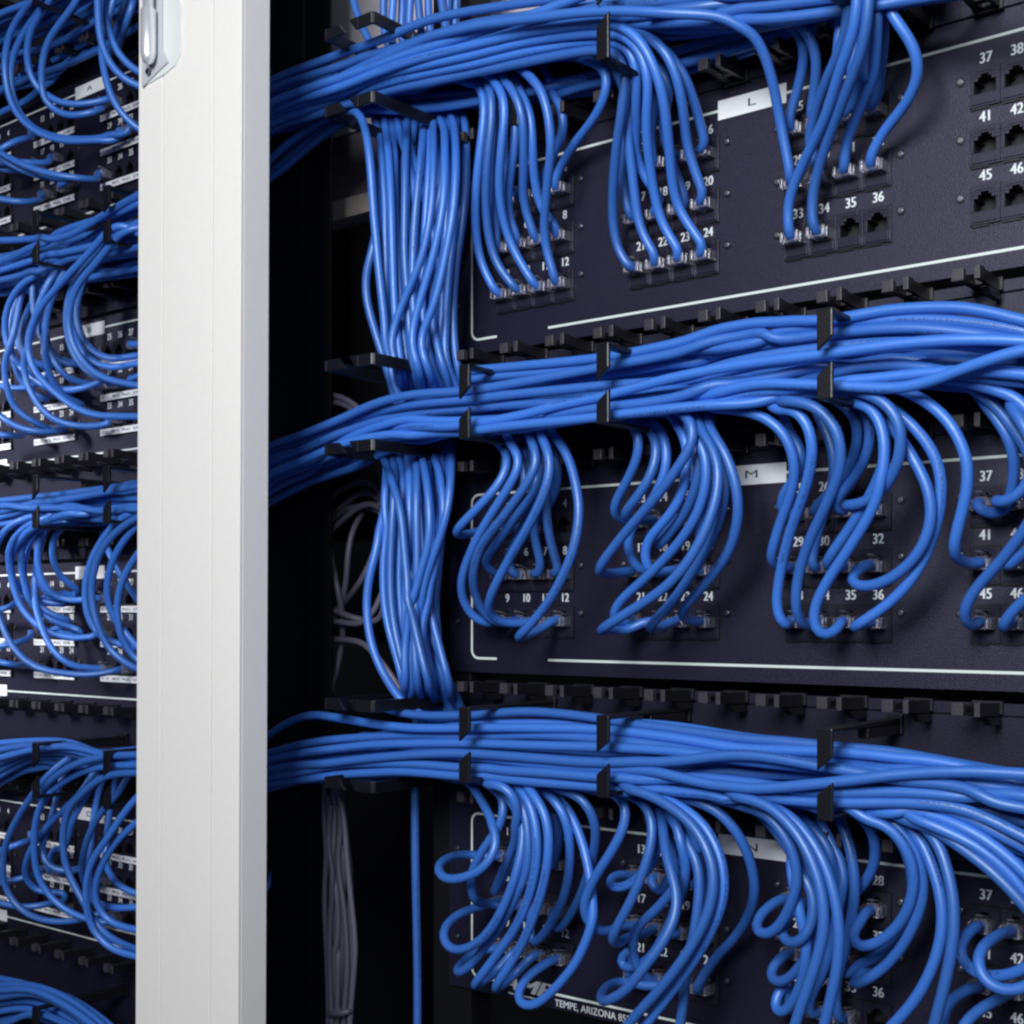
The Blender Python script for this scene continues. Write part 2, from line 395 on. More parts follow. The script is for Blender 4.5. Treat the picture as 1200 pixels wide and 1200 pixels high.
# ------------------------------------------------------------------ cabinet: rails, post, walls
CAB = empty('rack_cabinet', (-150, 0, -620), 'black rack cabinet frame with mounting rails and taupe back behind the cables', 'rack cabinet')
def slab(name, x0, x1, d0, d1, z0, z1, m, label, cat, bev=.8, group=None):
    o = link(name, MB().box(x0-(x0+x1)/2, x1-(x0+x1)/2, d0, d1, z0, z1).mesh(name, m, bev), CAB, ((x0+x1)/2+150, 0, 620))
    return o
slab('mounting_rail', -76, -40, -26, -3.4, -620, 620, M['rail'], 'black steel mounting rail behind the left ends of panels L, M and N', 'rail', group='black rack rails')
slab('mounting_rail', 412, 446, -26, -3.4, -620, 620, M['rail'], 'black steel mounting rail at the right ends of panels L, M and N', 'rail', group='black rack rails')
slab('mounting_rail', -290, -238, -26, -3.4, -620, 620, M['rail'], 'black steel mounting rail hidden behind the white post', 'rail', group='black rack rails')
slab('mounting_rail', -755, -722, -26, -3.4, -620, 620, M['rail'], 'black steel mounting rail at the left ends of panels A to D', 'rail', group='black rack rails')
x386 = P(386, 600, 0)[0]; x355 = P(355, 600, 0)[0]
slab('upright_channel', -236, x355-.6, -3, 0, -620, 620, M['rail'], 'black sheet upright beside the white post', 'upright', group='black uprights')
slab('upright_channel', x355+.6, x386, -3.5, -.8, -620, 620, M['rail'], 'narrow black upright left of the open cable channel', 'upright', group='black uprights')
wl = link('wall', MB().box(-1400, 900, -420, -400, -900, 900).mesh('wall', M['dark'])); tag(wl, kind='structure')
# lit cabinet back seen through the open channel
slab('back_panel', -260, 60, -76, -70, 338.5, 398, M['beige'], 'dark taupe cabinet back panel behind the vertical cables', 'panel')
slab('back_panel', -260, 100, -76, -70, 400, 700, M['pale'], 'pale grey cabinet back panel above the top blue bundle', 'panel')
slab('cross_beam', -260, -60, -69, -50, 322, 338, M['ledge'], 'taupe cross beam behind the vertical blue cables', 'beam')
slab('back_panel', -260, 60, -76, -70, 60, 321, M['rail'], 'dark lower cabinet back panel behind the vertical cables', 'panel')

# white post (leans very slightly, as in the photograph)
xa = P(162, 600, 170)[0]; xb = P(282, 600, 170)[0]; xm = (xa+xb)/2
g1 = P(190.5, 600, 170)[0]-xm; g2 = P(249, 600, 170)[0]-xm
post = empty('cabinet_post', (xm, 0, 0), 'wide white painted metal post standing between the two racks', 'post')
post.rotation_euler = (0, math.radians(.33), 0)
mb = MB(); e0, e1 = xa-xm, xb-xm
mb.box(e0+1, e1-.02, 148, 168.9, -560, 560)
link('core', mb.mesh('post_core', M['white'], .6), post)
for a, b in ((e0, g1-.4), (g1+.4, g2-.4), (g2+.4, e1)):
    link('front_strip', MB().box(a, b, 169, 171, -560, 560).mesh('front_strip', M['white'], .35), post)
hz0 = P(180, 95, 172)[2]; hz1 = P(180, 5, 172)[2]
hx = lambda px: P(px, 50, 172)[0]-xm+3.0-1.2
hg = link('hinge', None, post, (0, 0, 0))
pts = [(hx(165), hz0-1), (hx(188), hz0+1.5), (hx(200), hz0+4.5), (hx(203), hz0+7), (hx(206.8), hz0+11), (hx(208), hz0+17), (hx(208), hz1-10), (hx(206), hz1-5), (hx(202), hz1-1), (hx(188), hz1+5), (hx(165), hz1+5)]
link('leaf', MB().prism(pts, 171.05, 172).mesh('hinge_leaf', mat('hinge_paint', (.70, .725, .71), .4), .6), hg)
pts = [(hx(163.5), hz0-2), (hx(194), hz0+8), (hx(187), hz0+18), (hx(187), hz1+20), (hx(163.5), hz1+20)]
link('side_leaf', MB().prism(pts, 172.3, 173.2).mesh('hinge_side_leaf', mat('hinge_grey', (.50, .51, .54), .4), .4), hg)
pc = hx(180); nz = 20; mb = MB()
def lathe(cx, cd, prof, n=20):
    m = MB()
    for r_, z in prof:
        for k in range(n): m.v.append((cx+r_*math.cos(2*math.pi*k/n), -(cd+r_*math.sin(2*math.pi*k/n)), z))
    for i in range(len(prof)-1):
        for k in range(n):
            k2 = (k+1) % n; m.f.append((i*n+k, i*n+k2, (i+1)*n+k2, (i+1)*n+k))
    m.f.append(tuple(range(n))); m.f.append(tuple(range((len(prof)-1)*n, len(prof)*n)))
    return m
zp = P(180, 72, 180)[2]; zq = P(180, 8, 180)[2]
link('pin', lathe(pc, 179, [(.6, zp), (3.2, zp+1.5), (4.6, zp+5), (5.0, zp+8), (5.0, zq), (3.4, zq+1.2), (3.4, zq+60)]).mesh('hinge_pin', M['chrome'], 0, True), hg)
link('screw', MB().cyl(hx(174), P(174, 84, 175)[2], 2.2, 175.05, 176, 14).mesh('hinge_screw', M['steel'], .2), hg)
link('screw', MB().cyl(hx(174), P(174, 84, 175)[2], 1.1, 176.02, 176.3, 8).mesh('hinge_screw_slot', M['dark'], 0), hg)

# ------------------------------------------------------------------ cables
RAD = 2.95
CABLES = []      # dict: pts (mm), port, label, group, mat, r, pin0/pin1
PX, PZ = {}, {}
def ptsof(s):
    out = []; tip = None
    for i, t in enumerate(s.split()):
        if t.endswith('*'): tip = i; t = t[:-1]
        out.append(tuple(float(q) for q in t.split(',')))
    return out, tip
ORD = ['first', 'second', 'third', 'fourth', 'fifth', 'sixth', 'seventh', 'eighth', 'ninth', 'tenth', 'eleventh', 'twelfth', 'thirteenth', 'fourteenth', 'fifteenth', 'sixteenth']
def portlab(pan, n):
    b, r_ = divmod(n-1, 12)
    return 'blue cable in panel %s, %s port block from left, %s row, %s socket' % (pan, ORD[b], ('top', 'middle', 'bottom')[r_//4], ORD[r_ % 4])
MASS = [False]
def add(pts, label, group, port=None, m='cable', r=RAD):
    CABLES.append(dict(mass=MASS[0] or group in ('cables of the bundle above panel A', 'cables of the bundle between panels B and C', 'cables of the bundle between panels C and D'), pts=[np.array(p, float) for p in pts], label=label, group=group, port=port, m=m, r=r))
BOT = {'L': ([420, 560, 700, 800, 900, 1000], [118, 92, 66, 44, 22, 4]), 'M': ([420, 550, 700, 870, 970, 1200], [516, 504, 486, 460, 446, 448]), 'N': ([420, 550, 700, 870, 970, 1080, 1200], [908, 913, 922, 934, 940, 945, 985])}
def hang(pan, port, s, d0=48, lead=1, dmax=88, side='right', dirx=-1):
    p2, tip = ptsof(s); s0 = SR if pan in 'LMN' else SL; n = len(p2)
    if port:
        ps, pz = port_sz(s0, TOPS[pan], port)
        if tip is None: tip = n-1
        if pan == 'L': dmax = 14
        dt = min(max(d_for_s(p2[tip][0], ps-1.5), 13), dmax)
    else:
        tip = n-1; dt = d0
    L = [0]
    for a, b in zip(p2, p2[1:]): L.append(L[-1]+math.hypot(b[0]-a[0], b[1]-a[1]))
    pts = []
    for i, (x, y) in enumerate(p2):
        if i <= tip:
            t = L[i]/max(L[tip], 1); t2 = t*t*(3-2*t); d = d0*(1-t2)+dt*t2+7*math.sin(math.pi*t)
        else:
            t = (L[i]-L[tip])/max(L[-1]-L[tip], 1); d = dt*(1-t)+min(22, dt)*t
        pts.append(P(x, y, d))
    if lead:
        x, y = p2[0]; yb = lambda q: float(np.interp(q, BOT[pan][0], BOT[pan][1]))
        dd = min(d0-14, 28)
        pre = [P(x-140, yb(x-140)-16, dd-10), P(x-64, yb(x-64)-15, dd), P(x-26, min(y-9, yb(x-26)-10), dd+3)]
        if y > yb(x)+12: pre.append(P(x-9, yb(x-9)+2, dd+6))
        pts = pre+pts
    lab = None
    if port:
        pts += [(ps, -11.5 if pan == 'L' else -14, pz-.6), (ps, -5, pz-.4)]
        lab = portlab(pan, port)
    add(pts, lab or 'blue network cable hanging past panel %s and leaving the picture' % pan, 'blue cables hanging in front of panel '+pan, port)

# ---- bundles: rows of heights at given columns
def bundle(X, rows, label, group, ds, lx=None):
    if not isinstance(label, list):
        mid = len(X)//2
        order = sorted(range(len(rows)), key=lambda i: rows[i][mid] if rows[i][mid] is not None else 9e9); lab = [None]*len(rows)
        for k, i in enumerate(order): lab[i] = ('%s from top in %s layer of the %s' % (ORD[k], 'front' if len(rows) > 5 else 'rear' if len(rows) < 3 or X[0] < 300 else 'lower', group.replace('cables of the ', ''))).capitalize().replace(' from', ' blue cable from', 1)
        label = lab
    for i, (rw, d) in enumerate(zip(rows, ds)):
        dd = d if isinstance(d, (list, tuple)) else [d]*len(X)
        pts = [P(x, y, e) for x, y, e in zip(X, rw, dd) if y is not None]
        add(pts, label[i] if isinstance(label, list) else label, group)
def filler(X, top, bot, n, d0, d1, label, group):
    MASS[0] = True
    for i in range(n):
        a = (i+.5)/n; ph = random.random()*6; amp = .16; d = random.uniform(d0, d1)
        pts = []
        for k, x in enumerate(X):
            u = min(max(a+amp*math.sin(ph+k*.75), .04), .96)
            pts.append(P(x, top[k]+(bot[k]-top[k])*u, d+6*math.sin(ph*2+k*.9)))
        add(pts, label, group)
    MASS[0] = False
lab1 = 'blue cable in the thick horizontal bundle above panel L'; gr1 = 'cables of the bundle above panel L'
X1 = [250, 290, 322, 360, 400, 450, 500, 550, 610, 706, 800, 900, 1000, 1100, 1200]
def r1(l, *v): return list(v)+[None]*(len(X1)-len(v))
bundle(X1, [
 [140,110,92,78,64,46,24,12,3,-8,-22,-40,-60],
 [150,124,104,92,79,61,42,27,20,10,0,-10,-24,-36,-50],
 [170,140,118,106,92,74,56,40,22,-12,-40],
 [150,136,124,112,98,80,66,50,34,24,15,8,-4,-18,-30],
 [176,152,132,117,104,86,68,56,44,18,6,-4,-14],
 [188,164,142,128,114,98,82,68,50,32,26,22,8,-8,-24],
 [170,156,148,132,118,96,84,62,44,30,34,30,14,-4,-20],
 ], lab1, gr1, [66,64,72,60,52,58,46])
filler(X1[:14], [150,125,104,90,76,60,40,26,16,4,-10,-26,-44,-60], [200,175,152,142,128,112,100,86,70,50,42,26,4,-20], 12, 24, 48, lab1, gr1)
# lower thin layer running behind, towards upper right
bundle([250,330,380,430,490,550,620,700,780,860,930,1000], [
 [240,190,150,127,115,108,100,88,66,42,22,4],
 [255,200,158,133,125,118,110,98,80,58,36,12],
 [225,178,146,131,131,127,118,104,88,66,44,20]], lab1, gr1, [20,26,14])
bundle([250,330,372,388,420,470,540,600,660,760,860,960,1040], [
 [260,176,146,136,128,128,122,112,104,84,52,18,-20]], ['lowest pale-lit blue cable passing under the topmost bundle behind its black hook'], gr1, [[34]*8+[26,14,12,12,12]])
lab2 = 'blue cable in the horizontal bundle between panels L and M'; gr2 = 'cables of the bundle between panels L and M'
X2 = [250, 290, 318, 360, 400, 440, 480, 548, 620, 708, 790, 870, 968, 1060, 1130, 1200, 1270]
bundle(X2, [
 [None,None,None,None,None,None,None,437,430,419,404,381,380,364,360,374,392],
 [None]*7+[446,438,427,409,400,381,376,380,391,410],
 [None]*7+[455,450,440,425,405,384,377,384,400,420],
 [562,536,522,506,490,473,464,459,446,428,412,398,392,384,388,396,405],
 [560,540,528,514,500,484,476,470,460,450,444,424,410,402,404,410,418],
 [575,550,534,520,508,500,500,497,484,465,444,427,413,401,398,401,410],
 [580,558,542,524,508,494,486,481,474,470,468,455,437,429,440,446,450],
 [590,566,550,532,514,503,495,492,488,486,470,454,450,452,430,410,402],
 [600,572,556,540,522,512,506,505,500,488,482,466,449,438,434,440,452],
 [None]*5+[514,508,500,492,478,462,450,442,446,452,448,445],
 ], lab2, gr2, [62,60,50,[40,50,60,66,70,72,72,70,66,62,60,60,62,64,62,60,60],[30,40,50,58,62,64,66,66,66,68,70,70,70,68,66,64,62],[30,40,48,54,58,60,66,74,74,74,74,74,76,76,76,74,72],62,[30,40,50,56,60,64,66,66,62,60,64,70,72,74,78,80,80],68,44])
filler(X2, [575,548,532,516,500,486,476,450,440,428,416,402,392,380,380,388,395], [615,590,575,556,530,515,508,505,500,490,482,466,456,445,440,440,445], 14, 28, 54, lab2, gr2)
bundle([240,280,317,372,417,470,540], [[640,612,590,560,545,520,500],[625,600,575,553,536,515,495],[612,590,563,546,530,508,490]], lab2, gr2, [[0,10,20,30,40,44,44],[0,8,16,26,36,40,40],[0,8,16,30,40,44,44]])
lab3 = 'blue cable in the horizontal bundle between panels M and N'; gr3 = 'cables of the bundle between panels M and N'
X3 = [240, 280, 314, 360, 400, 440, 480, 543, 620, 705, 790, 870, 968, 1060, 1130, 1200, 1270]
bundle(X3, [
 [930,900,864,839,841,847,852,854,855,857,862,874,884,892,902,925,950],
 [None]*5+[825,838,840,834,841,855,868,877,886,898,908,915],
 [None]*5+[880,868,848,846,846,853,866,874,889,905,914,930],
 [910,895,884,872,866,862,860,863,863,866,875,888,893,900,912,935,960],
 [912,900,890,882,878,874,872,870,872,876,882,892,900,905,915,930,950],
 [916,906,896,890,888,886,884,881,884,893,897,890,886,896,908,925,945],
 [920,910,902,898,894,890,886,883,887,894,893,886,900,914,925,940,960],
 [924,914,906,902,898,892,888,887,893,899,910,926,919,906,902,905,912],
 [928,918,910,902,896,894,895,899,904,911,912,916,928,928,930,937,948],
 [934,924,918,912,906,904,903,910,917,922,926,932,941,941,950,982,1015],
 [None]*4+[915,908,906,908,908,908,906,908,912,925,940,960,980],
 ], lab3, gr3, [[10,30,46,56,62,66,68,68,66,62,60,60,62,64,62,60,60],58,52,62,70,60,76,[30,44,54,60,64,66,68,70,72,74,76,78,80,80,80,78,76],74,72,58])
filler(X3, [920,900,888,876,868,862,858,856,856,858,866,878,888,898,908,925,945], [945,935,922,915,908,906,905,910,917,922,926,934,944,960,975,1010,1040], 14, 26, 54, lab3, gr3)
# ---- cables at the right dropping away past panel N
for s in ('960,935 1030,948 1101,973 1157,1010 1205,1060 1240,1110', '930,938 1010,946 1087,955 1143,977 1200,1020 1250,1080',
          '960,930 1060,950 1120,975 1180,1020 1215,1058', '980,925 1080,945 1150,968 1215,1000'):
    hang('N', None, s, d0=62)
# ---- vertical runs
Y1 = [100,118,135,180,240,300,360,400,432,470,500]
def vrun(Y, rows, label, group, ds):
    for r_, d in zip(rows, ds):
        dd = [d]*len(Y)
        if len(Y) > 8:
            k_ = 3 if Y[0] < 200 else 3
            dd[0] = 8; dd[1] = 10; dd[2] = min(d, 24)*.8; dd[3] = d*.9; dd[-1] = 10; dd[-2] = min(d, 20)
        k2 = sorted((q[len(Y)//2], i_) for i_, q in enumerate(rows)).index((r_[len(Y)//2], rows.index(r_)))
        add([P(x, y, e) for x, y, e in zip(r_, Y, dd) if x is not None], ORD[k2].capitalize()+' from left: '+label.replace('blue cable in the', 'cable in'), group, r=2.72)
labv = 'blue cable in the vertical run left of panel L'; grv = 'cables of the vertical run beside panel L'
vrun(Y1, [
 [436,438,441,447,450,452,452,456,462,468,474],
 [446,448,450,456,459,460,462,465,470,474,478],
 [456,458,459,462,463,466,470,474,478,486,500],
 [500,503,506,508,506,495,470,458,466,474,480],
 [474,476,477,476,475,474,478,480,484,500,530],
 [512,514,518,522,520,508,490,481,490,505,540],
 [494,496,497,494,488,484,484,490,496,520,560],
 [503,505,506,504,500,496,494,500,506,530,570],
 [524,526,530,534,532,522,508,492,502,520,560],
 [518,521,524,524,524,521,506,512,520,540,580],
 [520,526,531,534,534,529,522,520,524,545,590],
 [532,538,544,547,545,536,531,532,536,550,600],
 [470,470,472,482,500,512,520,516,512,530,550],
 [490,490,488,478,470,470,480,498,508,510,520],
 [440,444,448,452,462,478,492,500,500,500,500],
 [460,462,466,476,488,490,476,470,474,480,484],
 ], labv, grv, [52,58,50,62,54,66,56,48,62,46,40,32,40,36,44,46])
add([P(*q) for q in ((392,136,40),(408,130,46),(420,133,56),(428,150,62),(434,187,64),(438,240,62),(443,300,60),(448,350,58),(454,400,54),(462,435,50),(470,480,44))], 'blue cable arching over a black hook into the vertical run beside panel L', grv)
add([P(*q) for q in ((446,200,48),(443,260,56),(437,292,60),(428,322,60),(429,352,58),(437,382,56),(447,412,54),(458,440,48),(466,480,44))], 'blue cable bowing out on the left of the vertical run beside panel L', grv)
labv2 = 'blue cable in the vertical run left of panel M'; grv2 = 'cables of the vertical run beside panel M'
Y2 = [480,505,525,560,600,640,680,720,760,800,822,845]
vrun(Y2, [
 [440,446,452,452,450,450,449,452,462,475,484,500],
 [450,454,460,462,460,458,457,460,468,480,490,505],
 [458,462,468,472,469,468,467,470,474,480,486,498],
 [466,470,476,480,480,480,476,474,476,486,494,510],
 [476,480,485,488,487,488,488,486,486,490,498,515],
 [484,488,492,500,504,502,490,480,474,476,482,490],
 [492,496,500,502,505,508,500,488,482,488,496,510],
 [500,504,508,516,520,514,504,496,494,502,510,530],
 [510,512,515,518,516,510,504,500,500,508,516,540],
 [520,524,528,528,524,512,498,488,480,480,490,510],
 [520,523,526,524,520,516,512,510,512,520,524,540],
 [428,438,444,458,470,474,478,484,492,502,512,530],
 [450,458,464,486,500,502,500,506,516,526,532,540],
 [470,474,478,478,474,476,484,498,512,526,534,550],
 [500,500,498,492,492,496,496,494,500,514,522,540],
 ], labv2, grv2, [52,58,50,54,62,64,46,56,44,60,38,66,46,40,36])
add([P(*q) for q in ((452,590,46),(447,625,54),(434,668,60),(429,705,60),(434,752,60),(448,788,58),(470,820,50),(500,842,44),(560,845,44))], 'blue cable bowing out on the left of the vertical run beside panel M', grv2)
for Yv, xl, xr, lb_, gp_ in ((Y1, [448,456,462,460,458,460,462,464,466,474,482], [530,536,542,545,542,534,526,524,530,534,544], labv, grv), (Y2, [450,452,456,462,462,460,458,462,470,482,492,502], [514,518,522,524,518,510,504,502,508,518,526,538], labv2, grv2)):
    for k in range(11):
        MASS[0] = True; a = (k+.5)/11; ph = random.random()*6; dz = [8, 10, 12]+[random.uniform(14, 34)]*(len(Yv)-5)+[12, 8]
        add([P(xl[j]+(xr[j]-xl[j])*min(max(a+.1*math.sin(ph+j*.6), .02), .98), Yv[j], dz[j]) for j in range(len(Yv))], lb_, gp_, r=2.72)
MASS[0] = False
# top-left vertical cables above the first bundle
vrun([-40,-10,15,40,60,90], [[408,412,418,428,440,450],[452,450,449,450,458,470],[462,462,460,458,462,470],[470,472,472,470,474,480],[485,482,480,480,484,490],[488,490,492,494,497,500],[503,502,502,504,508,515],[512,516,520,524,528,530],[527,526,525,524,524,530],[538,536,535,534,534,540]],
     'blue cable rising out of the picture beside the topmost hook', 'vertical cables above the top bundle', [58,50,56,46,52,58,50,48,42,36])
vrun([-40,-10,20,50], [[600,560,520,490],[640,600,560,520],[560,575,565,540]], 'blue cable crossing behind the top blue bundle', 'vertical cables above the top bundle', [-20,-30,-40])
# single blue cable low in the channel
add([P(*q) for q in ((487,840,30),(487,880,20),(487,930,20),(488,990,20),(489,1060,20),(489,1130,20),(488,1200,20),(487,1260,20))], 'single straight blue cable hanging in the dark channel left of panel N', 'lone cable')
add([P(*q) for q in ((322,940,-6),(325,970,-8),(324,1000,-8),(318,1040,-6),(312,1080,-8),(306,1130,-8))], 'thin shadowed blue cable close to the right side of the white post', 'lone shadow cable', r=2.6)
# ---- grey cables
gg = 'grey cables hanging in the channel'
GL = 'grey cable in the hanging grey bundle left of panel N'
for i, s in enumerate(('384,905 383,950 386,1000 383,1050 384,1120 385,1180 384,1240', '392,905 394,950 392,1000 396,1060 393,1120 390,1180 388,1240', '392,915 402,950 406,1000 411,1060 414,1110 408,1180 404,1240',
        '388,910 396,960 402,1000 402,1060 400,1120 396,1180 394,1240', '395,910 400,960 398,1010 404,1070 406,1130 402,1180 399,1240', '390,940 388,990 392,1030 388,1080 388,1140 390,1200 392,1240', '398,920 404,970 410,1030 408,1080 410,1140 404,1190 400,1240',
        '386,930 390,980 396,1030 394,1090 396,1150 394,1200 392,1240')):
    p2, _ = ptsof(s); add([P(395+(x-395)*1.15, y, 1+3*(i % 3)) for x, y in p2], GL, gg, m='grey', r=2.25)
GL2 = 'grey cable fanning out of a tied knot behind the vertical blue cables'
for s in ('368,460 388,462 400,466 412,474 424,486 440,505', '366,476 386,472 398,470 410,474 420,484 434,500', '440,540 450,570 452,590 446,620 438,650 424,680 406,703 392,716 372,730', '448,538 454,570 452,590 447,640 452,700 442,730 412,724 394,716 372,712',
          '372,600 386,640 390,660 396,690 402,720 402,748 396,778 391,800 376,840', '370,600 384,584 398,576 415,566 432,565 445,575 452,590', '374,622 390,604 404,592 418,578 432,576 444,584 450,594', '372,640 394,616 410,602 424,590 438,588 450,596', '372,620 396,602 410,594 430,592 448,600',
          '370,750 392,749 412,750 424,751 440,768 456,788 470,810', '425,600 412,625 408,650 405,690 396,720 374,740', '446,600 455,640 460,660 450,690 430,728 394,728 370,726'):
    p2, _ = ptsof(s); add([P(x, y, -10-random.uniform(0, 12)) for x, y in p2], GL2, 'grey cables behind the vertical run', m='grey', r=2.4)

# ---- panel L
H = hang
H('L', 9, '565,105 568,127 560,198 557,255 563,306 577,335', 44, dirx=-1)
H('L', 10, '574,102 577,127 570,198 570,255 580,306 600,333', 48)
H('L', 11, '582,99 592,119 588,170 585,227 597,283 624,330', 52)
H('L', 5, '590,100 583,140 580,180 578,230 582,275', 34)
H('L', 6, '601,110 604,150 602,180 596,221 596,255 606,280', 38)
H('L', 7, '594,97 611,127 614,184 614,241 625,273', 50)
H('L', 8, '608,105 622,135 624,170 626,210 636,250 652,266', 40)
H('L', 12, '619,88 636,108 646,165 641,220 638,283 650,326', 56)
H('L', 4, '690,72 706,76 714,92 702,130 672,170 655,200', 40)
H('L', 3, '648,110 660,130 661,155 648,180 640,205', 28)
H('L', 2, '600,108 607,150 612,185 618,212', 26)
H('L', 1, '588,108 592,140 590,185 597,220', 24)
H('L', 21, '690,58 708,58 724,62 733,78 730,119 721,184 718,255 724,295 740,314', 62, lead=0)
CABLES[-1]['pts'] = [np.array(P(*q)) for q in ((250,205,50),(322,149,52),(360,137,54),(400,124,56),(450,107,58),(500,97,60),(550,86,60),(620,72,62))]+CABLES[-1]['pts']
H('L', 22, '708,60 735,75 742,120 738,170 742,212 750,269 768,302', 44)
H('L', 17, '700,66 728,90 735,130 732,180 729,212 736,245', 34)
H('L', 18, '708,48 726,50 744,66 746,113 742,159 752,205 776,232', 62, lead=0)
CABLES[-1]['pts'] = [np.array(P(*q)) for q in ((250,195,50),(322,142,52),(360,128,54),(400,114,56),(450,96,62),(500,84,64),(550,76,64),(620,60,64))]+CABLES[-1]['pts']
H('L', 23, '708,38 730,40 752,62 760,95 757,142 764,212 775,261 796,297', 68, lead=0)
CABLES[-1]['pts'] = [np.array(P(*q)) for q in ((250,180,50),(322,136,56),(360,122,60),(400,108,64),(450,90,66),(500,76,68),(550,66,68),(620,48,68))]+CABLES[-1]['pts']
H('L', 24, '708,27 728,30 752,50 774,99 784,170 793,241 824,290', 72, lead=0)
CABLES[-1]['pts'] = [np.array(P(*q)) for q in ((250,176,50),(322,128,60),(360,115,66),(400,102,70),(450,82,72),(500,66,72),(550,54,72),(620,38,72))]+CABLES[-1]['pts']
H('L', 20, '735,36 758,42 782,62 798,110 806,176 824,230', 56)
H('L', 16, '755,42 787,66 806,96 819,140 826,170', 46)
H('L', 15, '745,60 775,80 786,110 776,140 778,165', 34)
H('L', 14, '740,60 764,90 770,120 762,150 764,175', 28)
H('L', 13, '720,66 738,90 748,130 745,165', 26)
H('L', 19, '745,60 772,90 778,140 786,190 806,240', 40)
H('L', 29, '706,13 795,16 851,20 883,37 903,85 914,142 926,208', 84, lead=0)
CABLES[-1]['pts'] = [np.array(P(*q)) for q in ((400,86,60),(450,66,66),(500,46,74),(550,32,80),(620,22,84))]+CABLES[-1]['pts']
H('L', 25, '760,16 820,8 860,9 900,12 926,23 939,37 944,57 938,94 926,135', 66, lead=0)
H('L', 26, '870,8 925,18 950,42 958,71 953,113 951,140', 44)
H('L', 30, '997,-60 996,0 992,34 970,94 955,130 947,175 960,200', 66, lead=0)
H('L', 33, '1008,-60 1006,0 999,42 983,85 968,136 938,198 922,241 925,270', 74, lead=0)
H('L', 34, '1019,-60 1017,0 1013,48 995,99 973,156 959,198 951,232 953,262', 72, lead=0)
H('L', 31, '1028,-60 1027,0 1027,57 1019,94 1004,136 989,172 990,196', 60, lead=0)
H('L', 28, '1038,-60 1035,0 1036,57 1031,85 1028,115', 46, lead=0)
H('L', 27, '1012,-60 1014,0 1018,60 1008,95 998,125', 40, lead=0)
H('L', 32, '1020,-60 1034,0 1050,25 1074,58 1077,90 1060,125 1032,158 1020,186', 56, lead=0)
for x in (985, 1004, 1022): H('L', None, '%d,-60 %d,-10 %d,20 %d,45 %d,95' % (x, x, x+2, x, x-8), d0=38, lead=0)
# ---- panel M
H('M', 1, '582,518 597,535 588,563 557,598 531,627', 44, dmax=70)
H('M', 9, '597,518 611,541 597,569 565,620 548,655 540,680* 543,707 557,727 575,733', 56)
H('M', 10, '622,515 631,541 616,569 585,612 563,640 554,670* 556,695 567,720 585,733', 62)
H('M', 11, '636,515 646,541 639,575 619,617 591,665 574,700* 572,718 584,730 611,731', 66)
H('M', 2, '612,530 617,570 604,590 591,600 584,612 592,620', 30)
H('M', 5, '628,520 640,545 632,570 605,605 580,640 564,664* 582,670', 46)
H('M', 6, '622,530 630,570 618,610 600,640 592,660 603,672', 36)
H('M', 7, '612,520 622,560 625,600 626,634 634,655 637,670', 32)
H('M', 3, '640,515 652,533 654,560 644,590 630,610', 28)
H('M', 8, '635,520 643,560 640,600 646,640 655,668', 24)
H('M', 12, '650,512 664,530 672,555 679,592 677,622 667,659 645,702 622,732 603,750* 618,744 634,738', 50)
H('M', 13, '730,490 749,506 750,525 741,552 724,583 716,602', 48)
H('M', 14, '750,492 768,508 771,530 762,560 745,585 728,606', 40)
H('M', 17, '795,480 812,492 817,510 803,535 778,571 744,611 716,645 699,670* 720,672', 66)
H('M', 18, '762,492 779,512 781,550 762,590 742,612 734,640 746,668', 40)
H('M', 19, '785,485 803,505 806,540 799,580 780,610 760,630 753,652 760,672', 48)
H('M', 15, '806,500 818,530 818,560 806,597 789,620 768,645', 52)
H('M', 21, '808,500 826,527 829,555 820,597 795,637 755,679 724,707 714,727* 735,735', 60)
H('M', 22, '820,505 838,530 843,560 835,600 815,645 785,684 745,712 704,738* 730,735', 66)
H('M', 23, '835,515 848,545 849,585 838,622 818,660 789,704 758,738* 775,735', 56)
H('M', 24, '832,505 850,530 862,565 866,597 856,643 829,682 795,721', 60)
H('M', 16, '812,510 826,550 830,590 826,610', 30)
H('M', 20, '800,510 815,560 822,610 818,650', 30)
H('M', 29, '830,478 860,480 894,487 920,508 932,541 928,578 914,612 907,638 901,652* 907,664', 58)
H('M', 33, '905,473 930,477 948,496 953,527 945,569 925,626 914,673 909,712* 914,733 926,736', 64)
H('M', 34, '915,470 940,470 966,482 985,512 985,549 968,592 948,634 934,680 932,716* 942,737', 70)
H('M', 26, '970,464 999,474 1007,500 999,541 985,566 958,592', 44)
H('M', 27, '985,464 1013,474 1021,500 1016,535 999,563 978,588', 42)
H('M', 28, '1000,458 1032,466 1055,493 1055,535 1038,569 1010,592 985,592', 66)
H('M', 31, '1010,470 1035,490 1041,510 1036,545 1020,580 994,622 965,664', 50)
H('M', 35, '1000,466 1026,480 1037,515 1030,580 1000,635 970,680 953,714 952,738 962,750* 985,735', 60)
H('M', 32, '1015,478 1044,500 1066,530 1087,569 1093,597 1084,637 1053,673 1010,690 993,684* 999,670 1015,662', 50)
H('M', 25, '920,500 942,530 936,555 917,578 913,592', 32)
H('M', 30, '955,480 975,520 978,560 962,610 952,650', 34)
H('M', 36, '548,504 620,497 700,489 795,478 860,471 917,464 962,459 1000,461 1040,475 1077,506 1100,541 1104,577 1097,617 1075,671 1040,709 996,738', 76, lead=0)
H('M', 41, '1040,452 1070,461 1107,487 1121,507 1135,541 1132,583 1121,622 1116,645* 1130,660', 56)
H('M', 37, '1150,470 1178,500 1190,541 1184,580 1165,606 1150,602* 1144,588', 40)
